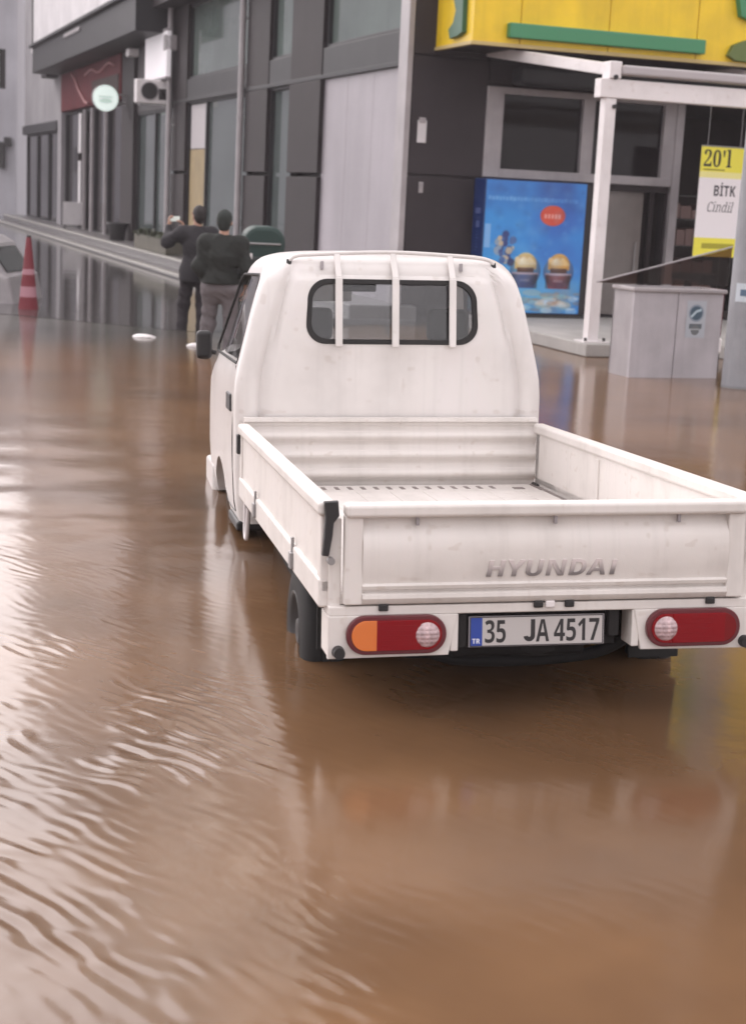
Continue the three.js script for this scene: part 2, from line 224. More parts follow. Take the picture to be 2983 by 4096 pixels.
{
  const truck = thing('pickup_truck', 'white single cab pickup truck with open cargo bed standing in flood water', 'pickup truck', [0.662, 0.513, -5.665]);
  truck.rotation.order = 'YXZ'; truck.rotation.set(-0.0537, 0.1934, 0.022);
  // cab: a hollow shell with its window openings and wheel arches cut out
  let cab = brush(cabLoft(0, -0.2, 1.298, true));
  const cut = (g) => { cab = csg.evaluate(cab, brush(boxUV(g)), SUBTRACTION); };
  cab = csg.evaluate(cab, brush(cabLoft(0.045, -0.12, 1.245, false)), SUBTRACTION);
  const rearWin = rrect(-0.472, 0.465, 0.795, 1.135, 0.105, 8).map(([x, y]) => [x * (1 - 0.10 * (y - 0.96)), y]);
  { const g = extr(rearWin, 0.5); g.translate(0, 0, -3.25); cut(g); }
  const side = [[-3.12, 0.70], [-3.13, 1.10], [-3.2, 1.155], [-4.0, 1.155], [-4.08, 1.12], [-4.38, 0.72], [-4.33, 0.68], [-3.16, 0.67]];
  { const g = extr(side.map(([z, y]) => [-z, y]), 2.4); g.rotateY(Math.PI / 2); g.translate(-1.2, 0, 0); cut(g); }
  { const s = rrect(-0.62, 0.62, 0.70, 1.17, 0.08).map(([x, y]) => [x * (1.08 - 0.25 * (y - 0.7)), y]); const g = extr(s, 1.2); g.translate(0, 0, -5.2); cut(g); }
  for (const s of [-1, 1]) { const g = new THREE.CylinderGeometry(0.43, 0.43, 0.34, 40); g.rotateZ(Math.PI / 2); g.translate(s * 0.82, -0.37, -3.96); cut(g); }
  const cabM = mesh('cab', cab.geometry, M.paint, truck);
  // rear window
  const tilt = (o) => { o.position.set(0, 0, 0); return o; };
  const ring = extr(rearWin.map(([x, y]) => [x * 1.005, 0.965 + (y - 0.965) * 1.01]), 0.02, 0.004, [rearWin.map(([x, y]) => [x * 0.962, 0.965 + (y - 0.965) * 0.90]).reverse()]);
  const shear = (g, z0) => { const p = g.attributes.position; for (let i = 0; i < p.count; i++) p.setZ(i, p.getZ(i) - lerpT(ZR, p.getY(i)) + z0); g.computeVertexNormals(); return g; };
  const rw = mesh('rear_window', shear(ring, -0.01), M.rubber, truck);
  const paneM = mat(0.82, 0.83, 0.84, 0.03, { transmission: 1, thickness: 0, ior: 1.5 });
  mesh('pane', shear(extr(rearWin.map(([x, y]) => [x * 0.985, 0.965 + (y - 0.965) * 0.96]), 0.005), -0.008), paneM, rw);
  // side panes lie 1 cm inside the cab's skin
  for (const s of [-1, 1]) {
    const pp = [], NU = 16, NV = 10, at2 = (u, v) => { const y = 0.69 + 0.455 * v, z0 = -3.135 - 0.05 * v, z1 = -4.36 + 0.34 * v, z = z0 + (z1 - z0) * u; return [s * (lerpT(HW, y) - 0.012 - 0.035 * Math.pow(2 * u - 1, 2)), y, z]; };
    for (let i = 0; i < NU; i++) for (let j = 0; j < NV; j++) { const q = [at2(i / NU, j / NV), at2((i + 1) / NU, j / NV), at2((i + 1) / NU, (j + 1) / NV), at2(i / NU, (j + 1) / NV)]; for (const k of [0, 1, 2, 0, 2, 3]) pp.push(...q[k]); }
    let g = new THREE.BufferGeometry(); g.setAttribute('position', new THREE.Float32BufferAttribute(pp, 3)); g = mergeVertices(g); g.computeVertexNormals(); g = boxUV(g);
    const wd = mesh('side_window', g, mat(0.82, 0.83, 0.84, 0.03, { transmission: 1, thickness: 0 }), truck);
    const fr = tube(side.concat([side[0]]).map(([z, y]) => [s * (lerpT(HW, y) - 0.004), y, z]), 0.009, 80, 6, 0.05); mesh('window_seal', fr, M.rubber, wd);
    // door: shut lines, handle
    const dl = tube([[0.66], [0.3], [-0.05], [-0.15]].map(([y]) => [s * (lerpT(HW, y) + 0.0005), y, -3.14]), 0.004, 16, 5); mesh('door_gap', [dl, tube([[-0.15, -3.16], [-0.16, -3.4], [-0.15, -3.58]].map(([y, z]) => [s * lerpT(HW, y), y, z]), 0.004, 8, 5)], M.black, truck);
    const hd = mesh('door_handle', bx(s * 0.863 - 0.012, s * 0.863 + 0.012, 0.40, 0.50, -3.42, -3.2, 0.01), M.black, truck);
    const mir = new THREE.Group(); mir.name = numbered('wing_mirror'); truck.add(mir);
    mesh('mirror_housing', bx(s * 0.915 - 0.05, s * 0.915 + 0.05, 0.62, 0.80, -4.48, -4.41, 0.03), M.black, mir); mesh('mirror_arm', bar([s * 0.84, 0.66, -4.44], [s * 0.9, 0.68, -4.44], 0.014), M.black, mir);
  }
  { const g = new THREE.PlaneGeometry(1.22, 0.56, 8, 4).toNonIndexed(); const p = g.attributes.position; for (let i = 0; i < p.count; i++) { const y = p.getY(i) + 0.935, x = p.getX(i); p.setXYZ(i, x, y, -(lerpT(ZF, y) - 0.03 + 0.03 * (1 - Math.pow(x / 0.7, 2)))); } g.computeVertexNormals(); mesh('windscreen', g, mat(0.9, 0.92, 0.92, 0.02, { transmission: 1, thickness: 0 }), truck); }
  // inside the cab
  for (const x of [-0.42, 0.36]) { const st = mesh('seat', [bx(x - 0.23, x + 0.23, 0.1, 0.78, -3.3, -3.16, 0.05), bx(x - 0.23, x + 0.23, 0.02, 0.2, -3.75, -3.2, 0.05)], M.cabDark, truck); mesh('headrest', bx(x - 0.12, x + 0.12, 0.80, 0.98, -3.27, -3.18, 0.035), M.cabDark, st); }
  mesh('dashboard', [bx(-0.75, 0.75, 0.25, 0.66, -4.4, -4.15, 0.06)], M.cabDark, truck);
  { const g = new THREE.TorusGeometry(0.19, 0.014, 8, 32); g.rotateX(-0.9); g.translate(-0.4, 0.7, -4.0); mesh('steering_wheel', boxUV(g), M.black, truck); }
  mesh('rear_mirror', bx(-0.14, 0.10, 1.06, 1.12, -4.05, -4.02, 0.02), M.black, truck);
  // window guard
  const flat = (a, b, w, t) => { const v = new THREE.Vector3(b[0] - a[0], b[1] - a[1], b[2] - a[2]), L = v.length(), g = new RoundedBoxGeometry(w, L, t, 2, t * 0.4); g.rotateX(Math.atan2(v.z, v.y)); g.translate((a[0] + b[0]) / 2, (a[1] + b[1]) / 2, (a[2] + b[2]) / 2); return boxUV(g); };
  const guard = new THREE.Group(); guard.name = numbered('window_guard'); truck.add(guard);
  for (const x of [-0.305, 0.008, 0.328]) mesh('guard_bar', [flat([x, 0.775, -2.955], [x, 1.15, -2.985], 0.040, 0.02), flat([x, 1.145, -2.985], [x, 1.285, -3.085], 0.034, 0.018)], M.paint, guard);
  mesh('guard_rail', tube([[-0.565, 1.235, -3.08], [-0.54, 1.255, -3.075], [-0.45, 1.268, -3.075], [0, 1.288, -3.08], [0.44, 1.270, -3.075], [0.55, 1.255, -3.075], [0.58, 1.235, -3.08]], 0.011, 40, 8), M.paint, guard);
  for (const x of [-0.565, 0.58]) mesh('rail_foot', cyl(0.016, 0.013, 0.03, x, 1.228, -3.085), M.black, guard);
  for (const x of [-0.39, 0.385]) mesh('guard_bolt', bx(x - 0.008, x + 0.008, 1.19, 1.235, -3.062, -3.03, 0.004), M.frameGrey, guard);
  // front bumper and lower front
  mesh('front_bumper', [bx(-0.84, 0.84, -0.44, -0.1, -4.97, -4.72, 0.06), bx(-0.862, -0.80, -0.46, -0.04, -4.93, -4.42, 0.025), bx(0.80, 0.862, -0.46, -0.04, -4.93, -4.42, 0.025)], M.paint, truck);
  for (const s of [-1, 1]) mesh('sill_step', [bx(Math.min(s * 0.70, s * 0.85), Math.max(s * 0.70, s * 0.85), -0.245, -0.19, -3.5, -3.02, 0.015), bx(Math.min(s * 0.78, s * 0.80), Math.max(s * 0.78, s * 0.80), -0.36, -0.2, -3.5, -3.4, 0.01)], M.black, truck);
  for (const s of [-1, 1]) { wheel(truck, s * 0.71, -0.36, -3.97, 0.295, 0.17, s); wheel(truck, s * 0.715, -0.34, -1.0, 0.285, 0.18, s); }
  // bed
  const ribs = [], slots = []; for (let i = 0; i < 9; i++) { const x = -0.72 + i * 0.18; ribs.push(bx(x - 0.07, x + 0.07, 0.018, 0.0225, -2.66, -0.06, 0.002)); } for (let i = 0; i < 17; i++) { const x = -0.62 + i * 0.072; slots.push(bx(x - 0.011, x + 0.011, 0.0195, 0.0225, -2.84, -2.75, 0.001)); }
  mesh('bed_floor', [bx(-0.80, 0.776, -0.02, 0.02, -2.92, -0.035, 0.004), ...ribs], M.bedPaint, truck); mesh('floor_slots', [...slots, bx(0.776, 0.8, 0.015, 0.024, -2.9, -0.06, 0), bx(0.64, 0.70, 0.0195, 0.024, -2.78, -2.72, 0.002)], mat(0.22, 0.19, 0.18, 0.8), truck);
  { const pr = [[0, -0.05]]; for (let i = 0; i <= 60; i++) { const y = 0.03 + 0.335 * i / 60, t = ((y - 0.03) % 0.105) / 0.105; pr.push([y > 0.345 ? 0.008 : 0.002 + 0.034 * Math.pow(Math.sin(Math.PI * t), 2), y]); } pr.push([0.04, 0.372], [0.04, 0.392], [-0.02, 0.392], [-0.02, -0.05]);
    const g = extrX(pr, -0.82, 0.815); g.translate(0, 0, -2.95); mesh('headboard', boxUV(toCreasedNormals(g, 0.6)), M.bedPaint, truck); }
  for (const s of [-1, 1]) {
    const X = (a, b) => [Math.min(s * a, s * b), Math.max(s * a, s * b)];
    const gate = mesh('side_gate', [bx(...X(0.806, 0.836), 0.03, 0.325, -2.90, -0.06, 0.004), bx(...X(0.790, 0.858), 0.305, 0.362, -2.92, -0.03, 0.018), bx(...X(0.806, 0.852), -0.035, 0.075, -2.90, -0.05, 0.012), bx(...X(0.806, 0.846), 0.02, 0.32, -2.91, -2.83, 0.008), bx(...X(0.806, 0.846), 0.02, 0.32, -0.13, -0.05, 0.008)], M.bedPaint, truck);
    for (const z of [-1.83]) { const st = mesh('stake_pocket', [bx(...X(0.797, 0.808), 0.04, 0.29, z - 0.02, z + 0.02, 0.004)], M.bedPaint, gate); mesh('pocket_latch', [bx(...X(0.778, 0.80), 0.045, 0.075, z - 0.025, z + 0.025, 0.008)], M.black, st); }
    // gate latch at the tail corner, a black lever
    const lv = extr([[-0.012, 0.36], [0.03, 0.362], [0.034, 0.315], [0.014, 0.288], [0.010, 0.24], [-0.002, 0.17], [-0.018, 0.172], [-0.012, 0.24], [-0.008, 0.3]].map(([a, b]) => [s * -a, b]), 0.026, 0.004); lv.translate(s * 0.825, 0, -0.022);
    mesh('gate_latch', lv, M.black, gate); mesh('latch_bolt', cyl(0.014, 0.014, 0.03, s * 0.815, 0.148, -0.005, 'z', 12), M.steel, gate);
    for (const z of [-0.75, -2.1]) mesh('gate_lock', [bx(...X(0.848, 0.866), -0.02, 0.05, z - 0.03, z + 0.03, 0.006), bx(...X(0.846, 0.858), 0.05, 0.11, z - 0.012, z + 0.012, 0.004)], M.steel, gate);
    mesh('gate_hook', bx(...X(0.846, 0.864), 0.20, 0.305, -2.93, -2.87, 0.006), M.black, gate);
    mesh('corner_post', bx(...X(0.772, 0.818), -0.03, 0.30, -0.10, -0.03, 0.006), M.bedPaint, truck);
    mesh('gate_hinge', [cyl(0.014, 0.014, 0.1, s * 0.80, 0.02, -2.86, 'z', 10)], M.black, gate);
  }
  // tailgate
  const tg = extrX([[0.0, -0.015], [0.008, -0.008], [0.016, 0.008], [0.014, 0.022], [-0.008, 0.030], [-0.008, 0.036], [0.008, 0.041], [0.012, 0.054], [0.002, 0.062], [0.003, 0.070], [0.010, 0.10], [0.015, 0.14], [0.017, 0.18], [0.015, 0.215], [0.004, 0.245], [-0.014, 0.268], [-0.024, 0.29], [-0.028, 0.318], [-0.05, 0.318], [-0.05, -0.015]], -0.70, 0.70);
  const tail = mesh('tailgate', [boxUV(toCreasedNormals(tg, 0.5)), bx(-0.766, 0.766, 0.306, 0.357, -0.052, 0.030, 0.016), bx(-0.766, -0.699, -0.015, 0.312, -0.04, 0.009, 0.006), bx(0.699, 0.766, -0.015, 0.312, -0.04, 0.009, 0.006)], M.bedPaint, truck);
  for (const x of [-0.5, 0.02, 0.5]) mesh('tailgate_hook', bx(x - 0.006, x + 0.006, 0.275, 0.308, -0.01, 0.01, 0.003), M.frameGrey, tail);
  {
    const font = await new FontLoader().loadAsync('fonts/droid/droid_sans_bold.typeface.json');
    const g = new TextGeometry('HYUNDA', { font, size: 0.075, depth: 0.004, curveSegments: 4, bevelEnabled: false }); g.computeBoundingBox(); const bb = g.boundingBox; g.translate(-(bb.max.x + bb.min.x) / 2, 0, 0); g.scale(0.455 / (bb.max.x - bb.min.x), 0.062 / 0.075, 1); const p = g.attributes.position; for (let i = 0; i < p.count; i++) p.setX(i, p.getX(i) + p.getY(i) * 0.18);
    const shearZ = (y) => lerpT([[0.072, 0.005], [0.10, 0.010], [0.14, 0.015], [0.18, 0.017]], y);
    g.translate(-0.012, 0.082, 0); for (let i = 0; i < p.count; i++) p.setZ(i, p.getZ(i) + shearZ(p.getY(i)));
    // the print has worn off its upper half
    const lt = dataTex(4, () => [255, 255, 255]); const lm = mat(0.3, 0.27, 0.27, 0.5, { vertexColors: true }); const bi = new THREE.BoxGeometry(0.017, 0.0575, 0.004, 1, 6, 1); bi.translate(0.242, 0.0287, 0.002); { const w = bi.attributes.position; for (let i = 0; i < w.count; i++) w.setX(i, w.getX(i) + w.getY(i) * 0.18); bi.translate(0, 0.082, 0); for (let i = 0; i < w.count; i++) w.setZ(i, w.getZ(i) + shearZ(w.getY(i))); } const q = mg([g, bi]), c = new Float32Array(q.attributes.position.count * 3); for (let i = 0; i < q.attributes.position.count; i++) { const t = sm(0.09, 0.13, q.attributes.position.getY(i)); const v = 0.5 + 1.45 * t; c.set([v, v * 0.98, v * 0.96], i * 3); } q.setAttribute('color', new THREE.BufferAttribute(c, 3));
    const o = new THREE.Mesh(q, lm); o.name = numbered('lettering'); o.castShadow = o.receiveShadow = true; tail.add(o);
  }
  mesh('rear_sill', [bx(-0.82, 0.82, -0.058, -0.022, -0.12, -0.004, 0.006)], M.bedPaint, truck);
  for (const [x, m] of [[-0.62, M.black], [-0.035, M.black], [0.01, M.whiteMetal], [0.085, M.black], [0.64, M.black]]) mesh('tailgate_hinge', bx(x - 0.018, x + 0.018, -0.040, -0.014, -0.004, 0.010, 0.005), m, truck);
  // tail lamps on their white panels
  const facetB = rep(dataTex(64, (u, v) => { const k = 255 * Math.max(0, 1 - Math.hypot(u - 0.5, v - 0.5) * 1.6); return [k, k, k]; }), 60), facet = rep(dataTex(64, (u, v) => { const k = 150 + 105 * fbm(u * 4, v * 4, 4, 200, 3); return [k, k * 0.93, k * 0.94]; }, true), 14);
  const redL = mat(0.20, 0.001, 0.005, 0.25, { specularIntensity: 0.5 }), amberL = mat(0.60, 0.14, 0.012, 0.15, { clearcoat: 0.7, clearcoatRoughness: 0.05 }), clearL = mat(0.80, 0.66, 0.67, 0.10, { clearcoat: 1, clearcoatRoughness: 0.04, map: facet, bumpMap: facetB, bumpScale: 0.004 }), rimL = mat(0.10, 0.008, 0.014, 0.3), darkAmber = mat(0.16, 0.004, 0.006, 0.25, { specularIntensity: 0.5 });
  for (const s of [-1, 1]) {
    const sx = (l) => { const q = l.map(([x, y]) => [s * x, y]); return s < 0 ? q.reverse() : q; };
    const pan = extr(sx([[0.82, -0.06], [0.345, -0.06], [0.375, -0.208], [0.82, -0.212]]).map(p => p), 0.02, 0.003); pan.translate(0, 0, -0.022);
    const panel = mesh('lamp_panel', [pan, bx(Math.min(s * 0.335, s * 0.365), Math.max(s * 0.335, s * 0.365), -0.2, -0.058, -0.12, -0.004, 0.006), bx(Math.min(s * 0.805, s * 0.822), Math.max(s * 0.805, s * 0.822), -0.21, -0.058, -0.16, -0.004, 0.004)], M.bedPaint, truck);
    const lamp = new THREE.Group(); lamp.name = numbered('tail_lamp'); lamp.position.set(s * 0.572, -0.126, 0); panel.add(lamp);
    const st = (w, h, d, z) => { const g = extr(rrect(-w, w, -h, h, h - 0.001, 12), d, 0.004); g.translate(0, 0, z); return g; };
    mesh('lamp_rim', st(0.182, 0.068, 0.018, 0.002), rimL, lamp);
    const inner = rrect(-0.166, 0.166, -0.054, 0.054, 0.053, 14);
    const seg = (a, b, d, m, n) => { const pts = []; const cl = (x) => Math.min(b, Math.max(a, x)); for (const [x, y] of inner) pts.push([cl(x), y]); const u = pts.filter((p, i) => i === 0 || Math.hypot(p[0] - pts[i - 1][0], p[1] - pts[i - 1][1]) > 1e-4); const g = extr(u, d, 0.002); g.translate(0, 0, 0.012); return mesh(n, g, m, lamp); };
    if (s < 0) { seg(-0.166, -0.075, 0.018, amberL, 'amber_lens'); seg(-0.0745, 0.085, 0.019, redL, 'red_lens'); seg(0.0855, 0.166, 0.016, redL, 'red_lens'); }
    else { seg(0.12, 0.166, 0.018, darkAmber, 'amber_lens'); seg(-0.085, 0.1195, 0.019, redL, 'red_lens'); seg(-0.166, -0.0855, 0.016, redL, 'red_lens'); }
    const lens = new THREE.SphereGeometry(0.056, 28, 14, 0, 6.2832, 0, 1.25); lens.scale(0.92, 0.5, 0.92); lens.rotateX(Math.PI / 2); lens.translate(s < 0 ? 0.112 : -0.112, 0, 0.018); mesh('reversing_lens', boxUV(lens), clearL, lamp);
    mesh('lens_rib', [-0.036, -0.018, 0, 0.018, 0.036].map(y => bx(-0.065, 0.075, y - 0.0016, y + 0.0016, 0.032, 0.0345, 0.001)), redL, lamp);
    mesh('rubber_stop', cyl(0.024, 0.021, 0.045, s * 0.785, -0.188, 0.015, 'z'), M.black, panel);
  }
  // number plate
  const pt = canvasTex(1040, 224, (c, w, h) => { c.fillStyle = '#bdb8b6'; c.fillRect(0, 0, w, h); c.fillStyle = '#1d3f9a'; c.fillRect(0, 0, 96, h); c.fillStyle = '#e8e8f0'; c.font = 'bold 52px sans-serif'; c.textAlign = 'center'; c.fillText('TR', 48, 200); c.fillStyle = '#1a1719'; c.font = 'bold 236px sans-serif'; c.textAlign = 'left'; c.lineWidth = 34; c.strokeStyle = '#1a1719'; c.beginPath(); c.moveTo(488, 26); c.lineTo(488, 148); c.arc(460, 148, 28, 0, Math.PI * 0.95); c.stroke(); for (const [s, x0, x1] of [['35', 112, 284], ['A', 512, 616], ['4517', 652, 1014]]) { c.save(); c.translate(x0, 196); c.scale((x1 - x0) / c.measureText(s).width, 1); c.fillText(s, 0, 0); c.restore(); } c.strokeStyle = '#2a2728'; c.lineWidth = 7; c.strokeRect(4, 4, w - 8, h - 8); });
  const pl = mesh('number_plate', [bx(-0.262, 0.262, -0.058, 0.058, -0.006, -0.0005, 0.002)], M.frameGrey, truck); pl.position.set(-0.03, -0.132, -0.02); pl.rotation.x = -0.05;
  mesh('plate_print', plane(0.516, 0.112, 0, 0, 0.001), mat(0.9, 0.9, 0.9, 0.35, { map: pt }), pl);
  mesh('plate_bracket', [bx(-0.33, -0.30, -0.19, -0.06, -0.06, -0.02, 0.004), bx(0.25, 0.29, -0.16, -0.06, -0.06, -0.02, 0.004), bx(-0.33, 0.29, -0.2, -0.06, -0.075, -0.062, 0.004)], M.under, truck);
  // underneath
  mesh('chassis', [bx(-0.42, -0.35, -0.2, -0.06, -4.5, -0.13, 0.01), bx(0.35, 0.42, -0.2, -0.06, -4.5, -0.13, 0.01), ...[-0.3, -1.4, -2.2, -2.8].map(z => bx(-0.36, 0.36, -0.19, -0.07, z - 0.05, z + 0.05, 0.01)), ...[-0.15, -0.6, -1.1, -1.6, -2.1, -2.6].map(z => bx(-0.80, 0.80, -0.06, -0.022, z - 0.03, z + 0.03, 0.004)), bx(-0.60, 0.60, -0.42, -0.2, -2.7, -1.45, 0.03)], M.under, truck);
  { const df = new THREE.SphereGeometry(0.14, 20, 14); df.translate(0.05, -0.36, -0.98); mesh('rear_axle', [cyl(0.05, 0.05, 1.2, 0, -0.36, -0.98, 'x'), boxUV(df)], M.under, truck); }
  for (const s of [-1, 1]) { mesh('leaf_spring', tube([[s * 0.5, -0.16, -0.35], [s * 0.5, -0.27, -0.7], [s * 0.5, -0.30, -0.98], [s * 0.5, -0.26, -1.3], [s * 0.5, -0.15, -1.65]], 0.03, 24, 6), M.under, truck); mesh('mud_flap', bx(s * 0.66 - 0.11, s * 0.66 + 0.11, s > 0 ? -0.40 : -0.33, -0.06, -0.62, -0.608, 0.004), M.rubber, truck); mesh('added_shade_skirt', bx(Math.min(s * 0.60, s * 0.66), Math.max(s * 0.60, s * 0.66), -0.36, -0.06, -2.9, -1.35, 0.02), M.under, truck); }  // the low side boards are added to darken the space under the bed
  { const sp = wheel(truck, 0.05, -0.23, -0.5, 0.25, 0.14, 1); sp.name = numbered('spare_wheel'); sp.rotation.z = Math.PI / 2; }
  mesh('added_shade_block', [bx(-0.30, 0.24, -0.29, -0.10, -0.30, -0.26, 0.02), bx(-0.40, 0.34, -0.44, -0.30, -1.25, -0.75, 0.06), tube([[-0.5, -0.24, -0.4], [-0.2, -0.34, -0.42], [0.3, -0.33, -0.42], [0.5, -0.24, -0.4]], 0.025, 20, 6)], M.under, truck);  // dark boxes added to deepen the shade under the tail
  mesh('added_glare_panel', bx(-0.34, -0.05, 1.0, 1.13, -4.06, -4.03, 0.01), mat(0.6, 0.58, 0.57, 0.7), truck);  // pale panel added to stand for the bright reflection in the rear window
  mesh('exhaust_pipe', [cyl(0.09, 0.09, 0.5, 0.25, -0.36, -1.9, 'z'), bar([0.3, -0.36, -1.7], [0.40, -0.4, -0.9], 0.026)], M.under, truck);
  mesh('stay_bracket', [tube([[-0.83, -0.03, -2.74], [-0.83, -0.2, -2.76], [-0.83, -0.22, -2.68], [-0.83, -0.05, -2.6]], 0.012, 24, 6)], M.whiteMetal, truck);
}

// ---------------------------------------------------------------- the corner building
const B = thing('corner_building', 'dark clad corner building with market front and long row of street shops', 'building', [KX, 0, KZ], TH);
const sb = (s0, s1, y0, y1, x0, x1, r = 0.008) => bx(x0, x1, y0, y1, -s1, -s0, r);       // a box on the street front, s metres from the corner
{
  mesh('wall', [sb(0.3, 45, -0.7, 19.5, 0.26, 0.5, 0), sb(44.7, 45, -0.7, 19.5, 0.5, 12, 0), bx(0.3, 14, 19.3, 19.6, -45, -0.1, 0)], M.brownClad, B);
  // front wall with the window, door and entrance cut out
  const wallG = extr([[0.06, -0.7], [14, -0.7], [14, 19.5], [0.06, 19.5]], 0.22, 0, [[[1.30, 2.30], [4.38, 2.30], [4.38, 3.54], [1.30, 3.54]], [[3.26, 0.24], [4.38, 0.24], [4.38, 2.22], [3.26, 2.22]], [[4.56, 0.24], [9.5, 0.24], [9.5, 3.6], [4.56, 3.6]]]);
  wallG.translate(0, 0, -0.25); mesh('front_wall', wallG, M.darkClad, B);
  for (const [y0, y1] of [[0.22, 2.205], [2.255, 3.915], [3.955, 6.4], [6.44, 9.4], [9.44, 12.4], [12.44, 15.4], [15.44, 19.4]]) { mesh('cladding_panel', bx(0.07, 1.24, y0, y1, -0.03, 0.012, 0.006), M.darkClad, B); if (y0 > 3.9) mesh('cladding_panel', bx(1.28, 13.9, Math.max(y0, 3.955), y1, -0.03, 0.010, 0.006), M.darkClad, B); }
  mesh('cladding_panel', bx(1.28, 13.9, 3.64, 3.915, -0.03, 0.010, 0.006), M.darkClad, B);
  mesh('cladding_panel', bx(1.28, 3.22, 0.22, 2.26, -0.03, 0.008, 0.006), M.darkClad, B);
  mesh('corner_trim', [bx(-0.035, 0.055, 0.2, 19.5, -0.36, 0.02, 0.01)], M.trim, B);
  // the room behind
  mesh('shop_interior', [bx(0.6, 9.8, 0.12, 0.22, -5.2, -0.26, 0), bx(0.6, 9.8, 3.66, 3.76, -5.2, -0.26, 0), bx(0.6, 9.8, 0.22, 3.66, -5.3, -5.2, 0), bx(0.5, 0.6, 0.12, 3.76, -5.3, -0.26, 0), bx(9.8, 9.9, 0.12, 3.76, -5.3, -0.26, 0), bx(4.42, 4.54, 0.22, 3.66, -3.0, -0.3, 0)], mat(0.085, 0.066, 0.062, 0.8, { map: rep(grime, 0.4) }), B);
  // wide window: frame, panes
  const F = new THREE.Group(); F.name = 'window'; B.add(F);
  mesh('window_frame', [bx(1.24, 1.52, 2.26, 3.58, -0.12, 0.045, 0.02), bx(1.5, 4.40, 3.48, 3.58, -0.12, 0.04, 0.012), bx(1.5, 4.40, 2.26, 2.395, -0.12, 0.05, 0.014), bx(2.83, 3.03, 2.38, 3.5, -0.12, 0.035, 0.012), bx(4.22, 4.44, 2.26, 3.58, -0.12, 0.042, 0.014)], M.frameGrey, F);
  mesh('pane', bx(1.51, 2.84, 2.38, 3.5, -0.06, -0.05, 0), M.glassDark, F); mesh('pane', bx(3.02, 4.23, 2.38, 3.5, -0.06, -0.05, 0), M.glassDark, F);
  const D = new THREE.Group(); D.name = 'door'; B.add(D);
  mesh('door_leaf', bx(3.32, 4.02, 0.26, 2.18, -0.10, -0.06, 0.008), mat(0.19, 0.165, 0.155, 0.3, { map: rep(grime, 0.5) }), D); mesh('door_frame', [bx(3.24, 3.31, 0.24, 2.24, -0.16, 0.02, 0.008), bx(3.3, 4.4, 2.16, 2.25, -0.16, 0.02, 0.008), bx(4.12, 4.2, 0.24, 2.18, -0.16, -0.04, 0.008)], M.brownClad, D); mesh('handle', bar([3.92, 0.9, -0.03], [3.92, 1.4, -0.03], 0.014), M.steel, D);
  mesh('entrance_post', bx(4.42, 4.56, 0.22, 3.62, -0.14, 0.06, 0.012), M.frameGrey, B);
  for (let k = 0; k < 2; k++) { const x0 = 4.7 + k * 2.2; const sh = mesh('shop_shelf', [bx(x0, x0 + 0.03, 0.22, 2.2, -2.1, -1.6, 0), bx(x0 + 1.7, x0 + 1.73, 0.22, 2.2, -2.1, -1.6, 0), ...[0.4, 0.85, 1.3, 1.75, 2.15].map(y => bx(x0, x0 + 1.72, y, y + 0.03, -2.1, -1.6, 0))], M.cabDark, B); const R = rng(70 + k); const it = []; for (const y of [0.43, 0.88, 1.33, 1.78]) for (let x = x0 + 0.05; x < x0 + 1.6;) { const w = 0.09 + 0.12 * R(); it.push(bx(x, x + w, y, y + 0.14 + 0.2 * R(), -1.95, -1.65, 0.006)); x += w + 0.012; } mesh('goods', it, mat(0.16, 0.09, 0.08, 0.5), sh); }

  // street front: panels, pillars, bands and windows from the corner on
  for (const [a, b] of [[0.40, 1.66], [1.668, 2.94], [2.948, 4.22]]) mesh('light_panel', sb(a, b, 0.30, 3.79, 0.05, 0.12, 0.004), M.lilac, B);
  mesh('transom_band', [sb(0.38, 16.1, 3.86, 4.30, 0.0, 0.2, 0.012), sb(0.38, 16.1, 3.79, 3.862, -0.03, 0.2, 0.008)], M.darkBand, B);
  const win = (s0, s1, y0, y1, m, split = []) => { const W = new THREE.Group(); W.name = numbered('window'); B.add(W); mesh('pane', sb(s0, s1, y0, y1, 0.12, 0.14, 0), m, W); const fr = [sb(s0, s0 + 0.06, y0, y1, 0.05, 0.16, 0.006), sb(s1 - 0.06, s1, y0, y1, 0.05, 0.16, 0.006), sb(s0, s1, y1 - 0.06, y1, 0.055, 0.16, 0.006), sb(s0, s1, y0, y0 + 0.06, 0.055, 0.16, 0.006)]; for (const q of split) fr.push(sb(q - 0.05, q + 0.05, y0, y1, 0.05, 0.16, 0.006)); mesh('frame', fr, M.darkBand, W); return W; };
  win(0.42, 4.18, 4.30, 5.95, M.glassGreen);
  win(6.1, 7.62, 0.32, 3.80, M.glassFace); win(6.1, 7.62, 4.30, 5.95, M.glassGreen);
  const big = win(9.25, 14.72, 0.32, 3.80, M.glassFace, [12.95]); win(9.25, 14.72, 4.30, 5.95, M.glassGreen);
  mesh('window_poster', sb(13.08, 14.6, 0.4, 2.72, 0.085, 0.117, 0.003), mat(0.36, 0.26, 0.11, 0.45, { map: rep(grime, 0.7) }), big); mesh('window_blind', sb(13.08, 14.6, 2.74, 3.72, 0.09, 0.117, 0.003), mat(0.42, 0.39, 0.40, 0.6), big);
  for (const [a, b] of [[4.22, 6.1], [7.62, 9.25], [14.72, 16.2]]) for (const [y0, y1] of [[0.0, 2.17], [2.23, 3.79], [3.79, 6.0]]) mesh('pillar_panel', sb(a, b, y0 + 0.006, y1 - 0.006, y0 > 3 ? -0.016 : -0.03, 0.24, 0.006), M.brownClad, B);
  mesh('soffit', [sb(0.3, 16.2, 5.97, 6.06, -0.55, 0.25, 0.004)], M.brownClad, B); mesh('upper_wall', [sb(0.37, 16.2, 6.06, 19.5, -0.55, 0.25, 0.01)], M.brownClad, B);
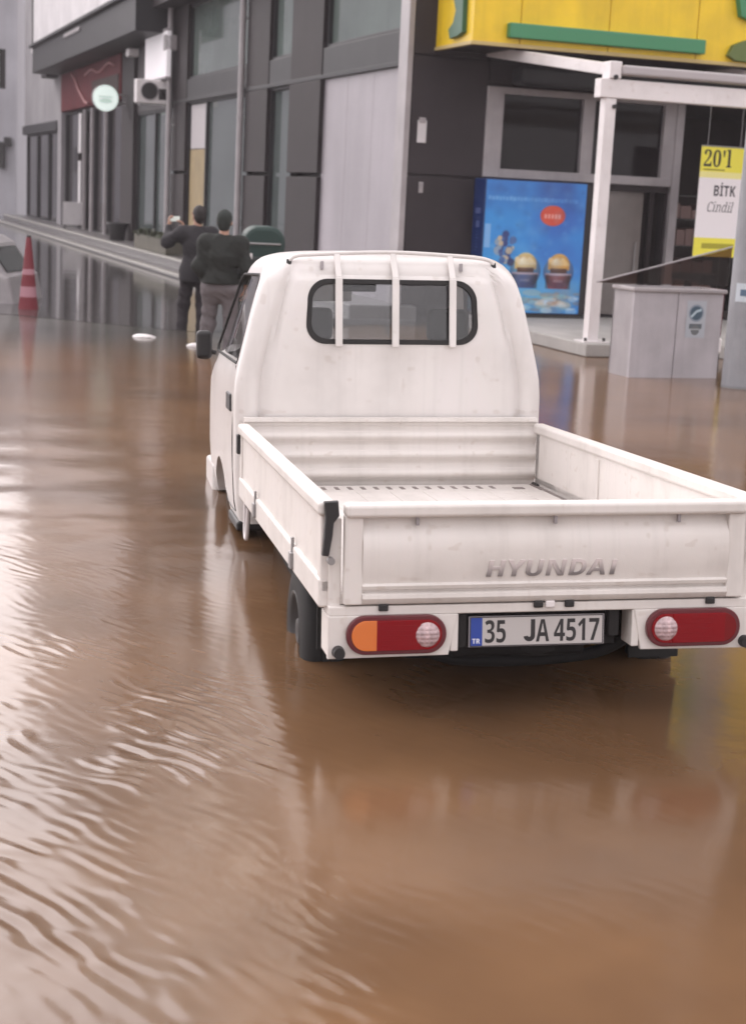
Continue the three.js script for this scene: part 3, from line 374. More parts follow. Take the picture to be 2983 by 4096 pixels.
  const pipe = (s, y0, y1, x) => { const p = mesh('downpipe', bar([x, y0, -s], [x, y1, -s], 0.065, 14), M.trim, B); for (const y of [1.2, 3.3, 5.2]) mesh('pipe_clip', [cyl(0.075, 0.075, 0.05, x, y, -s), bx(x, 0.02, y - 0.015, y + 0.015, -s - 0.02, -s + 0.02, 0.003)], M.trim, p); return p; };
  pipe(9.33, 0.2, 5.97, -0.10); const p2 = pipe(15.95, 0.2, 9.0, -0.16); mesh('rain_head', [bx(-0.30, -0.02, 5.0, 5.36, -16.1, -15.8, 0.03)], M.trim, p2);
  // second shop
  win(16.25, 20.95, 0.36, 3.72, M.glassFace, [18.6]); mesh('stall_riser', sb(16.2, 21.0, 0.0, 0.36, 0.0, 0.24), M.wetStone, B); mesh('shop_fascia', sb(16.2, 21.0, 3.72, 5.42, 0.03, 0.24), M.darkClad, B);
  for (const [a, b] of [[21.0, 22.8]]) mesh('pillar_panel', sb(a, b, 0, 5.4, -0.06, 0.24), M.brownClad, B);
  // jettied white storey on its dark ledge
  mesh('ledge', [sb(16.2, 35.2, 5.42, 6.26, -0.95, 0.25, 0.02), sb(16.2, 35.25, 6.26, 6.36, -1.08, 0.25, 0.02), sb(35.2, 36.4, 5.35, 5.8, -0.5, 0.25, 0.05)], M.darkBand, B);
  mesh('ledge_lamp', sb(24.5, 27.5, 6.05, 6.16, -1.0, -0.95, 0.01), M.trim, B);
  for (const [a, b] of [[16.25, 18.9], [18.96, 21.6], [21.66, 23.4], [23.46, 28.6], [28.66, 34.9]]) mesh('white_panel', sb(a, b, 6.37, 9.6, -0.96, 0.25, 0.01), M.whiteClad, B);
  mesh('dark_corner_post', sb(34.95, 35.2, 6.37, 9.6, -0.98, 0.25, 0.01), M.brownClad, B); mesh('white_panel', sb(35.25, 36.2, 7.3, 9.6, -0.7, 0.25, 0.02), M.whiteClad, B);
  mesh('upper_wall', [sb(16.21, 35.2, 9.61, 19.5, -0.9, 0.25, 0.01)], M.darkClad, B); mesh('upper_wall', [sb(35.25, 45, 3.9, 16.5, -0.02, 0.25, 0.01)], M.greyWall, B);
  const wg = sb(0, 1.4, 0, 1.5, 0, 0.06, 0.004), pg = sb(0.08, 1.32, 0.08, 1.42, -0.004, 0.02, 0);
  for (const [y, list, x] of [[7.2, [1.5, 4.5, 7.5, 10.5, 13.5], -0.60], [10.4, [1.5, 4.5, 7.5, 10.5, 13.5], -0.60], [10.8, [18, 21, 24, 27, 30, 33], -0.95], [13.3, [1.5, 4.5, 7.5, 10.5, 13.5], -0.6], [16.4, [1.5, 4.5, 7.5, 10.5, 13.5], -0.6], [14.0, [18, 21, 24, 27, 30, 33], -0.95], [17.0, [18, 21, 24, 27, 30, 33], -0.95]]) for (const s of list) { const w = mesh('window', wg, M.frameGrey, B); w.position.set(x, y, -s); mesh('pane', pg, M.glassFace, w); }
  // red shop
  mesh('red_fascia', [sb(22.8, 34.2, 4.15, 5.40, -0.10, 0.24, 0.02)], mat(0.14, 0.006, 0.012, 0.6, { specularIntensity: 0.3, map: rep(grime, 0.3) }), B);
  mesh('fascia_panel', [sb(23.0, 27.5, 4.2, 4.85, -0.13, -0.10, 0.01)], mat(0.035, 0.018, 0.014, 0.6, { specularIntensity: 0.4 }), B);
  mesh('fascia_script', [tube([[-0.13, 5.3, -31.6], [-0.13, 5.05, -30.8], [-0.13, 4.75, -30.2], [-0.13, 4.55, -29.6], [-0.13, 4.3, -28.8], [-0.13, 4.22, -28.1]], 0.045, 24, 6), tube([[-0.13, 5.1, -28.9], [-0.13, 5.2, -27.6], [-0.13, 5.05, -26.2], [-0.13, 5.22, -24.6], [-0.13, 5.1, -23.6]], 0.03, 24, 6)], mat(0.45, 0.2, 0.2, 0.5), B);
  win(22.85, 25.6, 0.3, 4.1, M.glassDark); win(25.7, 28.1, 0.3, 4.1, M.glassDark); win(28.2, 29.9, 0.3, 4.1, M.glassDark); win(31.0, 34.1, 0.3, 4.1, M.glassDark);
  for (const [s, y0, y1, w] of [[30.5, 2.75, 4.0, 0.5], [30.5, 0.9, 2.5, 0.45]]) mesh('door_strip', sb(s - w / 2, s + w / 2, y0, y1, -0.02, 0.05, 0.01), M.whiteClad, B); mesh('door_post', [sb(29.9, 30.2, 0.2, 4.12, 0.0, 0.2), sb(30.8, 31.0, 0.2, 4.12, 0, 0.2)], M.brownClad, B);
  for (const [s, w] of [[25.65, 0.14], [28.15, 0.2], [29.6, 0.12]]) mesh('mullion', sb(s - w / 2, s + w / 2, 0.2, 4.1, -0.04, 0.05, 0.01), M.trim, B);
  mesh('pillar_panel', sb(34.2, 35.1, 0, 5.4, -0.08, 0.24), M.greyWall, B);
  mesh('shopfront', [sb(35.15, 44.9, 3.55, 3.9, -0.12, 0.24, 0.02)], M.darkBand, B); for (const [a, b] of [[35.2, 38.3], [38.4, 41.5], [41.6, 44.8]]) win(a, b, 0.3, 3.55, M.glassDark);
  mesh('market_flank', bx(13.7, 14, -0.7, 19.5, -45, -0.3, 0), M.brownClad, B);
}
struct('pavement_step', [sb(-0.2, 45.5, -0.75, 0.13, -1.25, 0.25, 0.02)], M.wetStone, [KX, 0, KZ], TH);
struct('pavement', [sb(-0.18, 45.5, -0.7, 0.33, -0.8, 0.25, 0.02)], M.wetStone, [KX, 0, KZ], TH);
struct('kerb', [sb(0.3, 45.4, 0.08, 0.137, -1.275, -1.15, 0.006), sb(0.3, 45.4, 0.285, 0.337, -0.825, -0.72, 0.006)], mat(0.42, 0.40, 0.37, 0.4, { map: rep(grime, 0.5) }), [KX, 0, KZ], TH);
struct('market_platform', [bx(0.98, 14, 0.05, 0.22, 0.02, 4.32, 0.02)], M.concrete, [KX, 0, KZ], TH);
struct('platform_base', [bx(1.25, 14, -0.75, 0.05, 0.1, 3.95, 0.01)], M.under, [KX, 0, KZ], TH);

// things on and by the building
const put = (name, label, cat, x, y, z, turn = 0, group) => thing(name, label, cat, at(x, y, z), TH + turn, group);
{ const t = put('yellow_fascia_sign', 'large yellow fascia sign with green bar above the market front', 'sign', 0.39, 4.03, 0.02);
  // local origin at the lower street corner of the sign
  for (const [a, b] of [[0, 0.70], [0.712, 2.06], [2.072, 3.47], [3.482, 4.9], [4.912, 6.4], [6.412, 8.0]]) mesh('yellow_panel', bx(a, b, 0.03, 2.9, 1.33, 1.38, 0.006), M.yellow, t);
  mesh('yellow_panel', bx(-0.0, 0.04, 0.03, 2.9, 0.0, 1.325, 0.006), M.yellow, t);
  mesh('sign_trim', [bx(-0.02, 8.0, -0.02, 0.03, 1.30, 1.40, 0.006), bx(-0.02, 0.05, -0.02, 0.03, 0.0, 1.31, 0.006)], mat(0.50, 0.38, 0.16, 0.5), t);
  mesh('sign_underside', bx(0.0, 7.95, -0.004, 0.02, 0.0, 1.31, 0), M.brownClad, t);
  mesh('green_bar', bx(0.50, 3.57, 0.10, 0.30, 1.37, 1.50, 0.02), M.green, t);
  mesh('green_emblem', [extr([[4.05, 0.95], [4.12, 0.68], [4.3, 0.62], [4.6, 0.9], [4.9, 1.3], [4.9, 2.8], [4.2, 2.8], [4.1, 1.5]], 0.10, 0.01)].map(g => { g.translate(0, 0, 1.38); return g; }), M.green, t);
  mesh('green_emblem', [extr([[3.98, 0.12], [4.05, 0.26], [4.25, 0.34], [4.6, 0.36], [4.9, 0.3], [4.9, 0.05], [4.1, 0.06]], 0.08, 0.01)].map(g => { g.translate(0, 0, 1.38); return g; }), mat(0.10, 0.14, 0.03, 0.45), t);
  const e = extr([[-1.28, 2.8], [-0.66, 2.8], [-0.58, 0.16], [-0.74, 0.12], [-1.02, 0.10], [-1.08, 0.22], [-0.92, 0.30], [-0.84, 0.46], [-0.94, 0.62], [-0.88, 0.74], [-1.05, 0.9], [-1.1, 1.1], [-1.2, 1.2]].map(([a, b]) => [a + 1.72, b]), 0.06, 0.008); e.rotateY(-Math.PI / 2); e.translate(-0.004, 0, 0); mesh('green_emblem', boxUV(e), M.deepGreen, t);
}
{ const t = put('pergola', 'white metal pergola frame standing on the market platform', 'pergola', 1.16, 0.22, 4.06);
  mesh('post', bx(-0.075, 0.075, 0, 3.02, -0.075, 0.075, 0.01), M.whiteMetal, t);
  mesh('base_plate', bx(-0.16, 0.2, 0, 0.02, -0.14, 0.14, 0.004), M.whiteMetal, t); for (const [x, z] of [[-0.12, 0.1], [0.14, 0.1]]) mesh('anchor_bolt', cyl(0.022, 0.018, 0.05, x, 0.035, z), M.black, t);
  mesh('front_beam', bx(-0.16, 7.5, 3.02, 3.25, -0.09, 0.09, 0.012), M.whiteMetal, t);
  mesh('gutter', bx(0.10, 7.5, 3.30, 3.42, -0.06, 0.16, 0.03), mat(0.42, 0.39, 0.40, 0.4), t);
  mesh('corner_joint', [bx(-0.06, 0.10, 3.25, 3.46, -0.11, 0.11, 0.015)], M.whiteMetal, t); mesh('joint_bolt', [cyl(0.03, 0.03, 0.03, 0.02, 3.27, 0.11, 'z', 12), cyl(0.028, 0.028, 0.03, 0.045, 2.92, 0.085, 'z', 12)], M.black, t);
  const rail = (x) => { const a = new THREE.Vector3(x, 3.36, 0.0), b = new THREE.Vector3(x + 0.14, 3.84, -4.0), g = new RoundedBoxGeometry(0.11, 0.15, a.distanceTo(b), 2, 0.015); g.rotateX(Math.atan2(b.y - a.y, -(b.z - a.z))); g.translate((a.x + b.x) / 2, (a.y + b.y) / 2, (a.z + b.z) / 2); return boxUV(g); };
  mesh('sloping_rail', rail(0.0), M.whiteMetal, t); mesh('sloping_rail', rail(3.6), M.whiteMetal, t);
  mesh('folded_canopy', [bx(0.3, 7.5, 3.36, 3.62, -3.7, -3.3, 0.06)], M.darkBand, t);
}
// printed blue cabinet against the market wall
{ const t = put('advertising_cabinet', 'blue printed display cabinet standing against the market wall under the window', 'cabinet', 1.13, 0.22, 0.02);
  const W = 1.66, H = 2.02, Dp = 0.42;
  mesh('cabinet_body', bx(0, W, 0.06, H, 0.0, Dp, 0.015), mat(0.015, 0.045, 0.16, 0.4), t); mesh('plinth', bx(0.02, W + 0.2, 0.0, 0.06, 0.02, Dp - 0.02, 0.004), M.black, t); mesh('side_fin', bx(W + 0.002, W + 0.16, 0.06, H - 0.02, 0.0, 0.2, 0.01), M.black, t);
  const tx = canvasTex(166, 200, (c, w, h) => { c.scale(0.2, 0.2); w = 830; h = 1000;
    const R = rng(5); c.fillStyle = '#2f86d6'; c.fillRect(0, 0, w, h);
    for (let k = 0; k < 60; k++) { const y = R() * h, x = R() * w, r = 60 + R() * 170, f = y / h; const g = c.createRadialGradient(x, y, 0, x, y, r); const col = f < 0.2 ? (x > w * 0.6 ? '34,70,150' : '50,120,200') : f < 0.62 ? (x < w * 0.6 ? '50,150,225' : '44,100,190') : f < 0.82 ? '80,165,215' : (x < w * 0.55 ? '140,200,215' : '215,175,130'); g.addColorStop(0, `rgba(${col},0.45)`); g.addColorStop(1, `rgba(${col},0)`); c.fillStyle = g; c.fillRect(0, 0, w, h); }
    c.fillStyle = 'rgba(120,180,235,0.75)'; for (let x = 20, i = 0; x < w * 0.92; i++) { const bw = 12 + R() * 26; c.globalAlpha = 1 - 0.6 * x / w; c.fillRect(x, 118 + (i % 2) * 3, bw, 30); x += bw + 6; } c.globalAlpha = 1;
    c.fillStyle = 'rgba(140,185,235,0.8)'; c.fillRect(6, 330, 48, 180);
    c.fillStyle = '#cf4a33'; c.beginPath(); c.ellipse(560, 250, 105, 78, 0, 0, 7); c.fill(); c.fillStyle = '#e59a90'; for (let i = 0; i < 5; i++) c.fillRect(490 + i * 29, 238, 20, 34);
    // ice cream cups and a dark cluster
    for (let k = 0; k < 34; k++) { c.fillStyle = ['#2c3f7c', '#41639d', '#8aa0b8', '#c8b69a', '#243463'][k % 5]; c.beginPath(); c.arc(120 + R() * 130, 400 + R() * 230, 10 + R() * 24, 0, 7); c.fill(); }
    for (const [x, top, cup, cr] of [[360, '#d8c489', '#1c3d8f', '#f0e6c0'], [640, '#d9a653', '#6d1832', '#f3d69a']]) {
      c.fillStyle = top; c.beginPath(); c.arc(x, 630, 92, Math.PI, 0); c.fill(); c.fillStyle = cr; for (let i = 0; i < 9; i++) { c.beginPath(); c.arc(x - 70 + i * 17, 592 + (i % 3) * 16, 22, 0, 7); c.fill(); } c.fillStyle = top; c.fillRect(x - 90, 630, 180, 34); c.fillStyle = '#2b0f14'; c.fillRect(x - 70, 652, 140, 36); c.fillStyle = '#c9bfe0'; c.fillRect(x - 112, 690, 224, 18);
      c.fillStyle = cup; c.beginPath(); c.moveTo(x - 108, 708); c.lineTo(x + 108, 708); c.lineTo(x + 82, 810); c.lineTo(x - 82, 810); c.fill(); c.fillStyle = 'rgba(255,255,255,0.35)'; c.fillRect(x - 40, 740, 80, 20); }
    for (const x of [360, 640]) { const g = c.createRadialGradient(x - 34, 592, 4, x, 640, 130); g.addColorStop(0, 'rgba(255,248,225,0.75)'); g.addColorStop(0.5, 'rgba(190,140,70,0.25)'); g.addColorStop(1, 'rgba(20,10,30,0.45)'); c.fillStyle = g; c.beginPath(); c.arc(x, 680, 128, 0, 7); c.fill(); const h2 = c.createLinearGradient(x - 100, 0, x + 100, 0); h2.addColorStop(0, 'rgba(0,0,0,0.45)'); h2.addColorStop(0.4, 'rgba(255,255,255,0.12)'); h2.addColorStop(1, 'rgba(0,0,0,0.5)'); c.fillStyle = h2; c.fillRect(x - 105, 700, 210, 110); }
    for (let k = 0; k < 130; k++) { const x = R() * w, y = R() * h, r = 15 + R() * 60; const g = c.createRadialGradient(x, y, 0, x, y, r); const v = R() < 0.5 ? '160,205,240' : '20,50,120'; g.addColorStop(0, `rgba(${v},0.16)`); g.addColorStop(1, `rgba(${v},0)`); c.fillStyle = g; c.fillRect(x - r, y - r, 2 * r, 2 * r); }
    for (let k = 0; k < 90; k++) { c.fillStyle = `rgba(${[['235,238,240'], ['205,190,160'], ['120,180,200'], ['170,120,90']][k % 4][0]},0.35)`; c.beginPath(); c.ellipse(R() * w, 840 + R() * 150, 20 + R() * 60, 8 + R() * 18, 0, 0, 7); c.fill(); }
  });
  mesh('front_print', plane(W - 0.03, H - 0.09, W / 2, 0.06 + (H - 0.06) / 2, Dp + 0.004), mat(0.92, 0.92, 0.92, 0.3, { map: tx }), t);
  const sx = canvasTex(128, 512, (c, w, h) => { c.fillStyle = '#16336e'; c.fillRect(0, 0, w, h); c.fillStyle = '#58689f'; c.fillRect(30, 110, 62, 22); c.fillRect(44, 160, 44, 26); for (let i = 0; i < 7; i++) c.fillRect(50, 200 + i * 12, 12 + (i % 3) * 8, 5); c.fillStyle = '#3c6277'; c.fillRect(0, 400, w, 110); });
  const sp = plane(Dp - 0.03, H - 0.09, 0, 0, 0); sp.rotateY(-Math.PI / 2); sp.translate(-0.004, 0.06 + (H - 0.06) / 2, Dp / 2); mesh('side_print', sp, mat(0.9, 0.9, 0.9, 0.35, { map: sx }), t);
}
// freezer chest by the water with its dark lid up
{ const t = put('chest_freezer', 'light grey chest freezer with a tilted dark glass lid, standing in the water', 'freezer', 0.47, -0.14, 6.4);
  const W = 1.14, H = 1.2;
  mesh('body', [bx(0, 0.05, 0, H, -0.5, -0.04, 0.01), bx(W - 0.05, W, 0, H, -0.5, -0.04, 0.01), bx(0, W, 0, H, -0.5, -0.45, 0.01), bx(0.05, W - 0.05, 0.1, 0.3, -0.45, -0.1, 0)], M.frameGrey, t);
  for (const [a, b] of [[0.0, 0.555], [0.562, W]]) mesh('front_panel', bx(a, b, 0.12, H - 0.04, -0.06, 0.0, 0.012), mat(0.52, 0.49, 0.52, 0.4, { map: rep(grime, 0.5) }), t);
  mesh('rim', [bx(-0.03, W + 0.03, H - 0.045, H, -0.08, 0.03, 0.012), bx(-0.03, 0.03, H - 0.045, H, -0.5, -0.08, 0.012), bx(W - 0.03, W + 0.03, H - 0.045, H, -0.5, -0.08, 0.012)], M.trim, t);
  mesh('plinth', bx(0.03, W - 0.03, 0.0, 0.12, -0.45, -0.05, 0.004), M.black, t);
  { const l = extr([[-0.22, H + 0.015], [W + 0.35, H + 0.015], [W + 0.35, H + 0.46]], 0.004, 0); l.translate(0, 0, -0.485); const lid = mesh('lid', l, mat(0.45, 0.36, 0.33, 0.05, { transmission: 1, thickness: 0, specularIntensity: 0.4 }), t); mesh('lid_edge', bar([-0.24, H + 0.02, -0.48], [W + 0.35, H + 0.475, -0.48], 0.010), M.trim, lid); mesh('liner', bx(0.05, W - 0.05, H - 0.12, H - 0.1, -0.45, -0.08, 0), M.cabDark, t); }
  const dc = canvasTex(200, 330, (c, w, h) => { c.clearRect(0, 0, w, h); c.fillStyle = '#b7bcc4'; c.fillRect(0, 0, w, h); c.fillStyle = '#8d98a6'; c.beginPath(); c.arc(100, 110, 78, 0, 7); c.fill(); c.fillStyle = '#3f5768'; c.beginPath(); c.arc(100, 110, 62, 0, 7); c.fill(); c.strokeStyle = '#b9cdd8'; c.lineWidth = 22; c.beginPath(); c.moveTo(50, 145); c.lineTo(100, 95); c.lineTo(150, 80); c.stroke(); c.fillStyle = '#5d656c'; c.fillRect(35, 205, 130, 46); c.fillStyle = '#6b6f72'; c.beginPath(); c.arc(100, 262, 44, 0, 7); c.fill(); c.fillStyle = '#a9adb1'; c.fillRect(50, 248, 100, 12); });
  mesh('sticker', plane(0.25, 0.42, 0.80, 0.86, 0.0035), mat(0.85, 0.85, 0.85, 0.35, { map: dc }), t);
}
{ const t = put('red_crate_stack', 'dark red box over a white one behind the grey pole', 'box', 1.72, 0.0, 5.6); mesh('red_box', bx(0, 0.4, 0.45, 1.02, -0.3, 0, 0.02), mat(0.10, 0.008, 0.02, 0.4), t); mesh('white_box', bx(-0.05, 0.4, 0.26, 0.44, -0.3, 0.03, 0.02), M.whiteMetal, t); mesh('grey_base', bx(-0.08, 0.4, -0.3, 0.25, -0.3, 0.0, 0.01), M.cabDark, t); }
{ const t = thing('utility_pole', 'thick grey pole with stickers at the right edge, standing in the water', 'pole', [3.93, 0, -17.25]);
  mesh('pole', cyl(0.185, 0.13, 9.5, 0, 4.2, 0, 'y', 32), mat(0.34, 0.345, 0.37, 0.6, { map: rep(grime, 0.6), bumpMap: rep(grainB, 2), bumpScale: 0.002 }), t);
  const st = new THREE.CylinderGeometry(0.1785, 0.181, 0.2, 32, 1, true, -0.9, 1.5); st.translate(0, 1.09, 0); mesh('sticker', boxUV(st), mat(0.5, 0.55, 0.6, 0.4), t); const s2 = new THREE.CylinderGeometry(0.1805, 0.182, 0.07, 32, 1, true, -0.6, 0.8); s2.translate(0, 1.09, 0); mesh('sticker', boxUV(s2), mat(0.08, 0.13, 0.2, 0.4), t); mesh('strap', cyl(0.184, 0.184, 0.03, 0, 0.06, 0, 'y', 32), mat(0.2, 0.2, 0.21, 0.5), t); }
// price banner hanging from the pergola
{ const t = put('price_banner', 'yellow and white price banner hanging beside the market entrance', 'banner', 4.34, 1.25, 1.0);
  const W = 0.76, H = 1.63; const tx = canvasTex(520, 900, (c, w, h) => { c.fillStyle = '#efe9ee'; c.fillRect(0, 0, w, h); c.fillStyle = '#ece24a'; c.fillRect(0, 0, w, 205); c.fillRect(0, 745, w, 155); c.fillStyle = '#efe79a'; c.fillRect(0, 205, w, 50); c.fillStyle = '#1d1b12'; c.font = 'bold 190px serif'; c.fillText("20'l", 30, 165); c.fillStyle = '#6b6416'; c.fillRect(40, 185, 250, 9); c.fillStyle = '#2a2630'; c.font = 'bold 120px sans-serif'; c.fillText('BİTK', 175, 400); c.font = 'italic 110px serif'; c.fillText('Cindil', 110, 530); c.fillStyle = '#a8a022'; c.fillRect(95, 790, 380, 44); });
  mesh('sheet', bx(0, W, 0, H, -0.006, 0, 0), M.trim, t); mesh('print', plane(W, H, W / 2, H / 2, 0.004), mat(0.92, 0.92, 0.9, 0.5, { map: tx }), t); mesh('rail', [bar([0, H, 0], [W, H, 0], 0.012), bar([0.1, H, 0], [0.1, H + 0.62, 0], 0.006), bar([W - 0.1, H, 0], [W - 0.1, H + 0.62, 0], 0.006)], M.steel, t); }
{ const t = put('notice_plate', 'small white notice plate on the dark corner wall above the groove', 'plate', 0.24, 2.86, 0.02); mesh('plate', bx(-0.07, 0.07, -0.16, 0.16, 0, 0.02, 0.006), M.whiteClad, t); mesh('holder', bx(-0.05, 0.05, 0.12, 0.2, 0, 0.03, 0.006), M.trim, t); }
{ const t = put('door_bell', 'tiny pale bell box on the dark corner wall below the groove', 'bell', 0.27, 2.06, 0.02); mesh('case', bx(-0.035, 0.035, -0.08, 0.08, 0, 0.03, 0.01), M.trim, t); mesh('button', cyl(0.016, 0.016, 0.012, 0, 0.03, 0.034, 'z', 12), M.steel, t); }
{ const t = put('shop_sign', 'plain white sign board with added glow, hanging under the dark ledge', 'sign', -0.22, 4.4, -17.1); mesh('board', bx(-0.06, 0.06, 0, 1.05, -1.3, 1.3, 0.02), mat(0.8, 0.76, 0.78, 0.5, { emissive: lin(0.2, 0.19, 0.2) }), t); mesh('sign_frame', [bx(-0.075, 0.09, -0.05, 0, -1.34, 1.34, 0.008), bx(-0.075, 0.09, 1.05, 1.1, -1.34, 1.34, 0.008)], M.frameGrey, t); }  // glow added to keep the board bright in the shade of the ledge
{ const t = put('flood_lamp', 'small white flood lamp fixed under the ledge beside the white sign', 'lamp', -0.3, 5.2, -20.0); mesh('housing', bx(-0.14, 0.14, -0.1, 0.1, -0.2, 0.2, 0.03), M.whiteMetal, t); mesh('arm', bar([0.0, 0.0, -0.1], [0.3, 0.2, -0.1], 0.02), M.steel, t); }
{ const t = put('air_conditioner', 'white air conditioner unit on brackets under the white sign board', 'air conditioner', -0.45, 3.78, -16.35);
  mesh('casing', bx(-0.42, 0.42, 0, 0.56, -0.3, 0, 0.03), M.whiteMetal, t); mesh('fan_grille', [cyl(0.2, 0.2, 0.02, -0.1, 0.29, 0.004, 'z', 28), bx(0.12, 0.36, 0.1, 0.36, 0, 0.012, 0.01)], M.black, t); mesh('grille_ring', new THREE.TorusGeometry(0.205, 0.012, 8, 32).translate(-0.1, 0.29, 0.014), M.frameGrey, t); for (const x of [-0.3, 0.3]) mesh('bracket', [bx(x - 0.02, x + 0.02, -0.04, 0, -0.3, 0.0, 0.004), bx(0.3, 0.52, -0.04, 0, -0.2 + x * 0.2, -0.16 + x * 0.2, 0.004)], M.steel, t); }
{ const t = put('round_sign', 'round white disc sign projecting from the dark red shop front', 'sign', -0.62, 4.12, -22.1);
  mesh('case', cyl(0.36, 0.36, 0.14, 0, 0, -0.07, 'z', 40), M.trim, t); const tx = canvasTex(256, 256, (c, w, h) => { c.fillStyle = '#f4fbf8'; c.fillRect(0, 0, w, h); c.fillStyle = 'rgba(140,160,152,0.75)'; for (let i = 0; i < 9; i++) c.fillRect(62 + i * 15, 108, 11, 16); c.fillRect(84, 138, 90, 7); c.fillStyle = 'rgba(190,205,198,0.8)'; c.beginPath(); c.ellipse(128, 156, 70, 26, 0, 0, 7); c.fill(); });
  const f = new THREE.CircleGeometry(0.345, 40).toNonIndexed(); f.translate(0, 0, 0.004); mesh('sign_face', f, mat(0.85, 0.88, 0.86, 0.3, { map: tx, emissive: lin(0.5, 0.55, 0.53), emissiveMap: tx }), t); mesh('bracket', [bar([0.3, 0.12, -0.07], [0.66, 0.12, -0.07], 0.02), bar([0.3, -0.12, -0.07], [0.66, -0.12, -0.07], 0.02)], M.steel, t); }
{ const t = put('wall_unit', 'rounded white unit on the grey wall beyond the white storey', 'air conditioner', -0.35, 6.2, -37.0); mesh('casing', bx(-0.35, 0.33, 0, 1.25, -0.6, 0.6, 0.12), M.whiteMetal, t); mesh('grille', cyl(0.3, 0.3, 0.03, -0.35, 0.6, 0, 'x', 24), M.frameGrey, t); }
// planters and a board on the pavement
{ const t = put('plant_pot', 'round dark plant pot on the pavement before the grey shop window', 'planter', -0.35, 0.335, -21.5); const pr = [[0.0, 0], [0.2, 0], [0.27, 0.42], [0.3, 0.42], [0.3, 0.47], [0.25, 0.47], [0.24, 0.4], [0, 0.4]].map(p => new THREE.Vector2(...p)); mesh('pot', boxUV(new THREE.LatheGeometry(pr, 24)), M.black, t); mesh('soil', cyl(0.235, 0.235, 0.02, 0, 0.42, 0), M.under, t); }
{ const t = put('pavement_board', 'small white board leaning on the dark shop front near the pale strip', 'board', -0.35, 0.335, -29.6); mesh('board', bx(-0.3, 0.3, 0.12, 0.85, -0.03, 0, 0.06), M.whiteClad, t); mesh('leg', [bx(-0.27, -0.23, 0, 0.15, -0.04, 0, 0.004), bx(0.23, 0.27, 0, 0.15, -0.04, 0, 0.004)], M.black, t); }
{ const t = put('low_planter', 'long low planter of dark shrubs along the pavement edge', 'planter', -0.5, 0.335, -15.0); mesh('trough', bx(-0.2, 0.2, 0, 0.34, -2.2, 1.6, 0.02), mat(0.12, 0.11, 0.085, 0.8, { map: rep(grime, 0.8) }), t); const R = rng(33), lv = []; for (let i = 0; i < 420; i++) { const g = new THREE.PlaneGeometry(0.06, 0.11); g.rotateX(R() * 3); g.rotateY(R() * 6); g.rotateZ(R() * 3); g.translate((R() - 0.5) * 0.42, 0.32 + R() * 0.14 * (0.5 + 0.5 * R()), -2.2 + 3.8 * R()); lv.push(boxUV(g)); } const f = mesh('leaves', lv, mat(0.035, 0.045, 0.018, 0.6), t); f.userData.kind = 'stuff'; }
// pale house at the end of the street
{ const t = thing('pale_building', 'pale grey building with narrow dark windows at the street end', 'building', [-17.15, 0, -74]);
  const slots = []; const y0s = [1.6, 5.75, 9.9]; for (const y of y0s) for (const x of [-0.65, -4.2, -7.4]) slots.push(rrect(x - 0.17, x + 0.17, y + (y < 2 ? 0.6 : 0), y + 1.75, 0.02, 1));
  const w = extr([[-26, -0.7], [0, -0.7], [0, 12.6], [-26, 12.6]], 0.3, 0, slots.map(s => s.reverse())); mesh('wall', w, M.farWall, t); mesh('wall', [bx(-26, 0, -0.7, 12.6, -14, -0.02, 0)], mat(0.5, 0.49, 0.53, 0.8), t);
  for (const y of y0s) for (const x of [-0.65, -4.2, -7.4]) { const wd = mesh('window', bx(x - 0.17, x + 0.17, y + (y < 2 ? 0.6 : 0), y + 1.75, -0.015, 0.06, 0), M.glassDark, t); }
  mesh('downpipe', bar([-1.05, 4.0, 0.36], [-1.05, 12.4, 0.36], 0.10), mat(0.25, 0.24, 0.27, 0.6), t); mesh('cornice', bx(-26.1, 0.1, 12.6, 12.9, -14, 0.45, 0.03), M.farWall, t); }
{ const t = thing('wall_lamp', 'dark wall lantern on the pale building at the street end', 'lamp', [-17.75, 3.0, -73.68]); mesh('lantern', [bx(-0.16, 0.14, -0.8, 0.4, 0.1, 0.36, 0.04), bx(0.1, 0.44, 0.2, 0.62, 0.08, 0.3, 0.06)], M.black, t); mesh('arm', bar([0, 0.3, 0.0], [0, 0.3, 0.2], 0.04), M.black, t); }

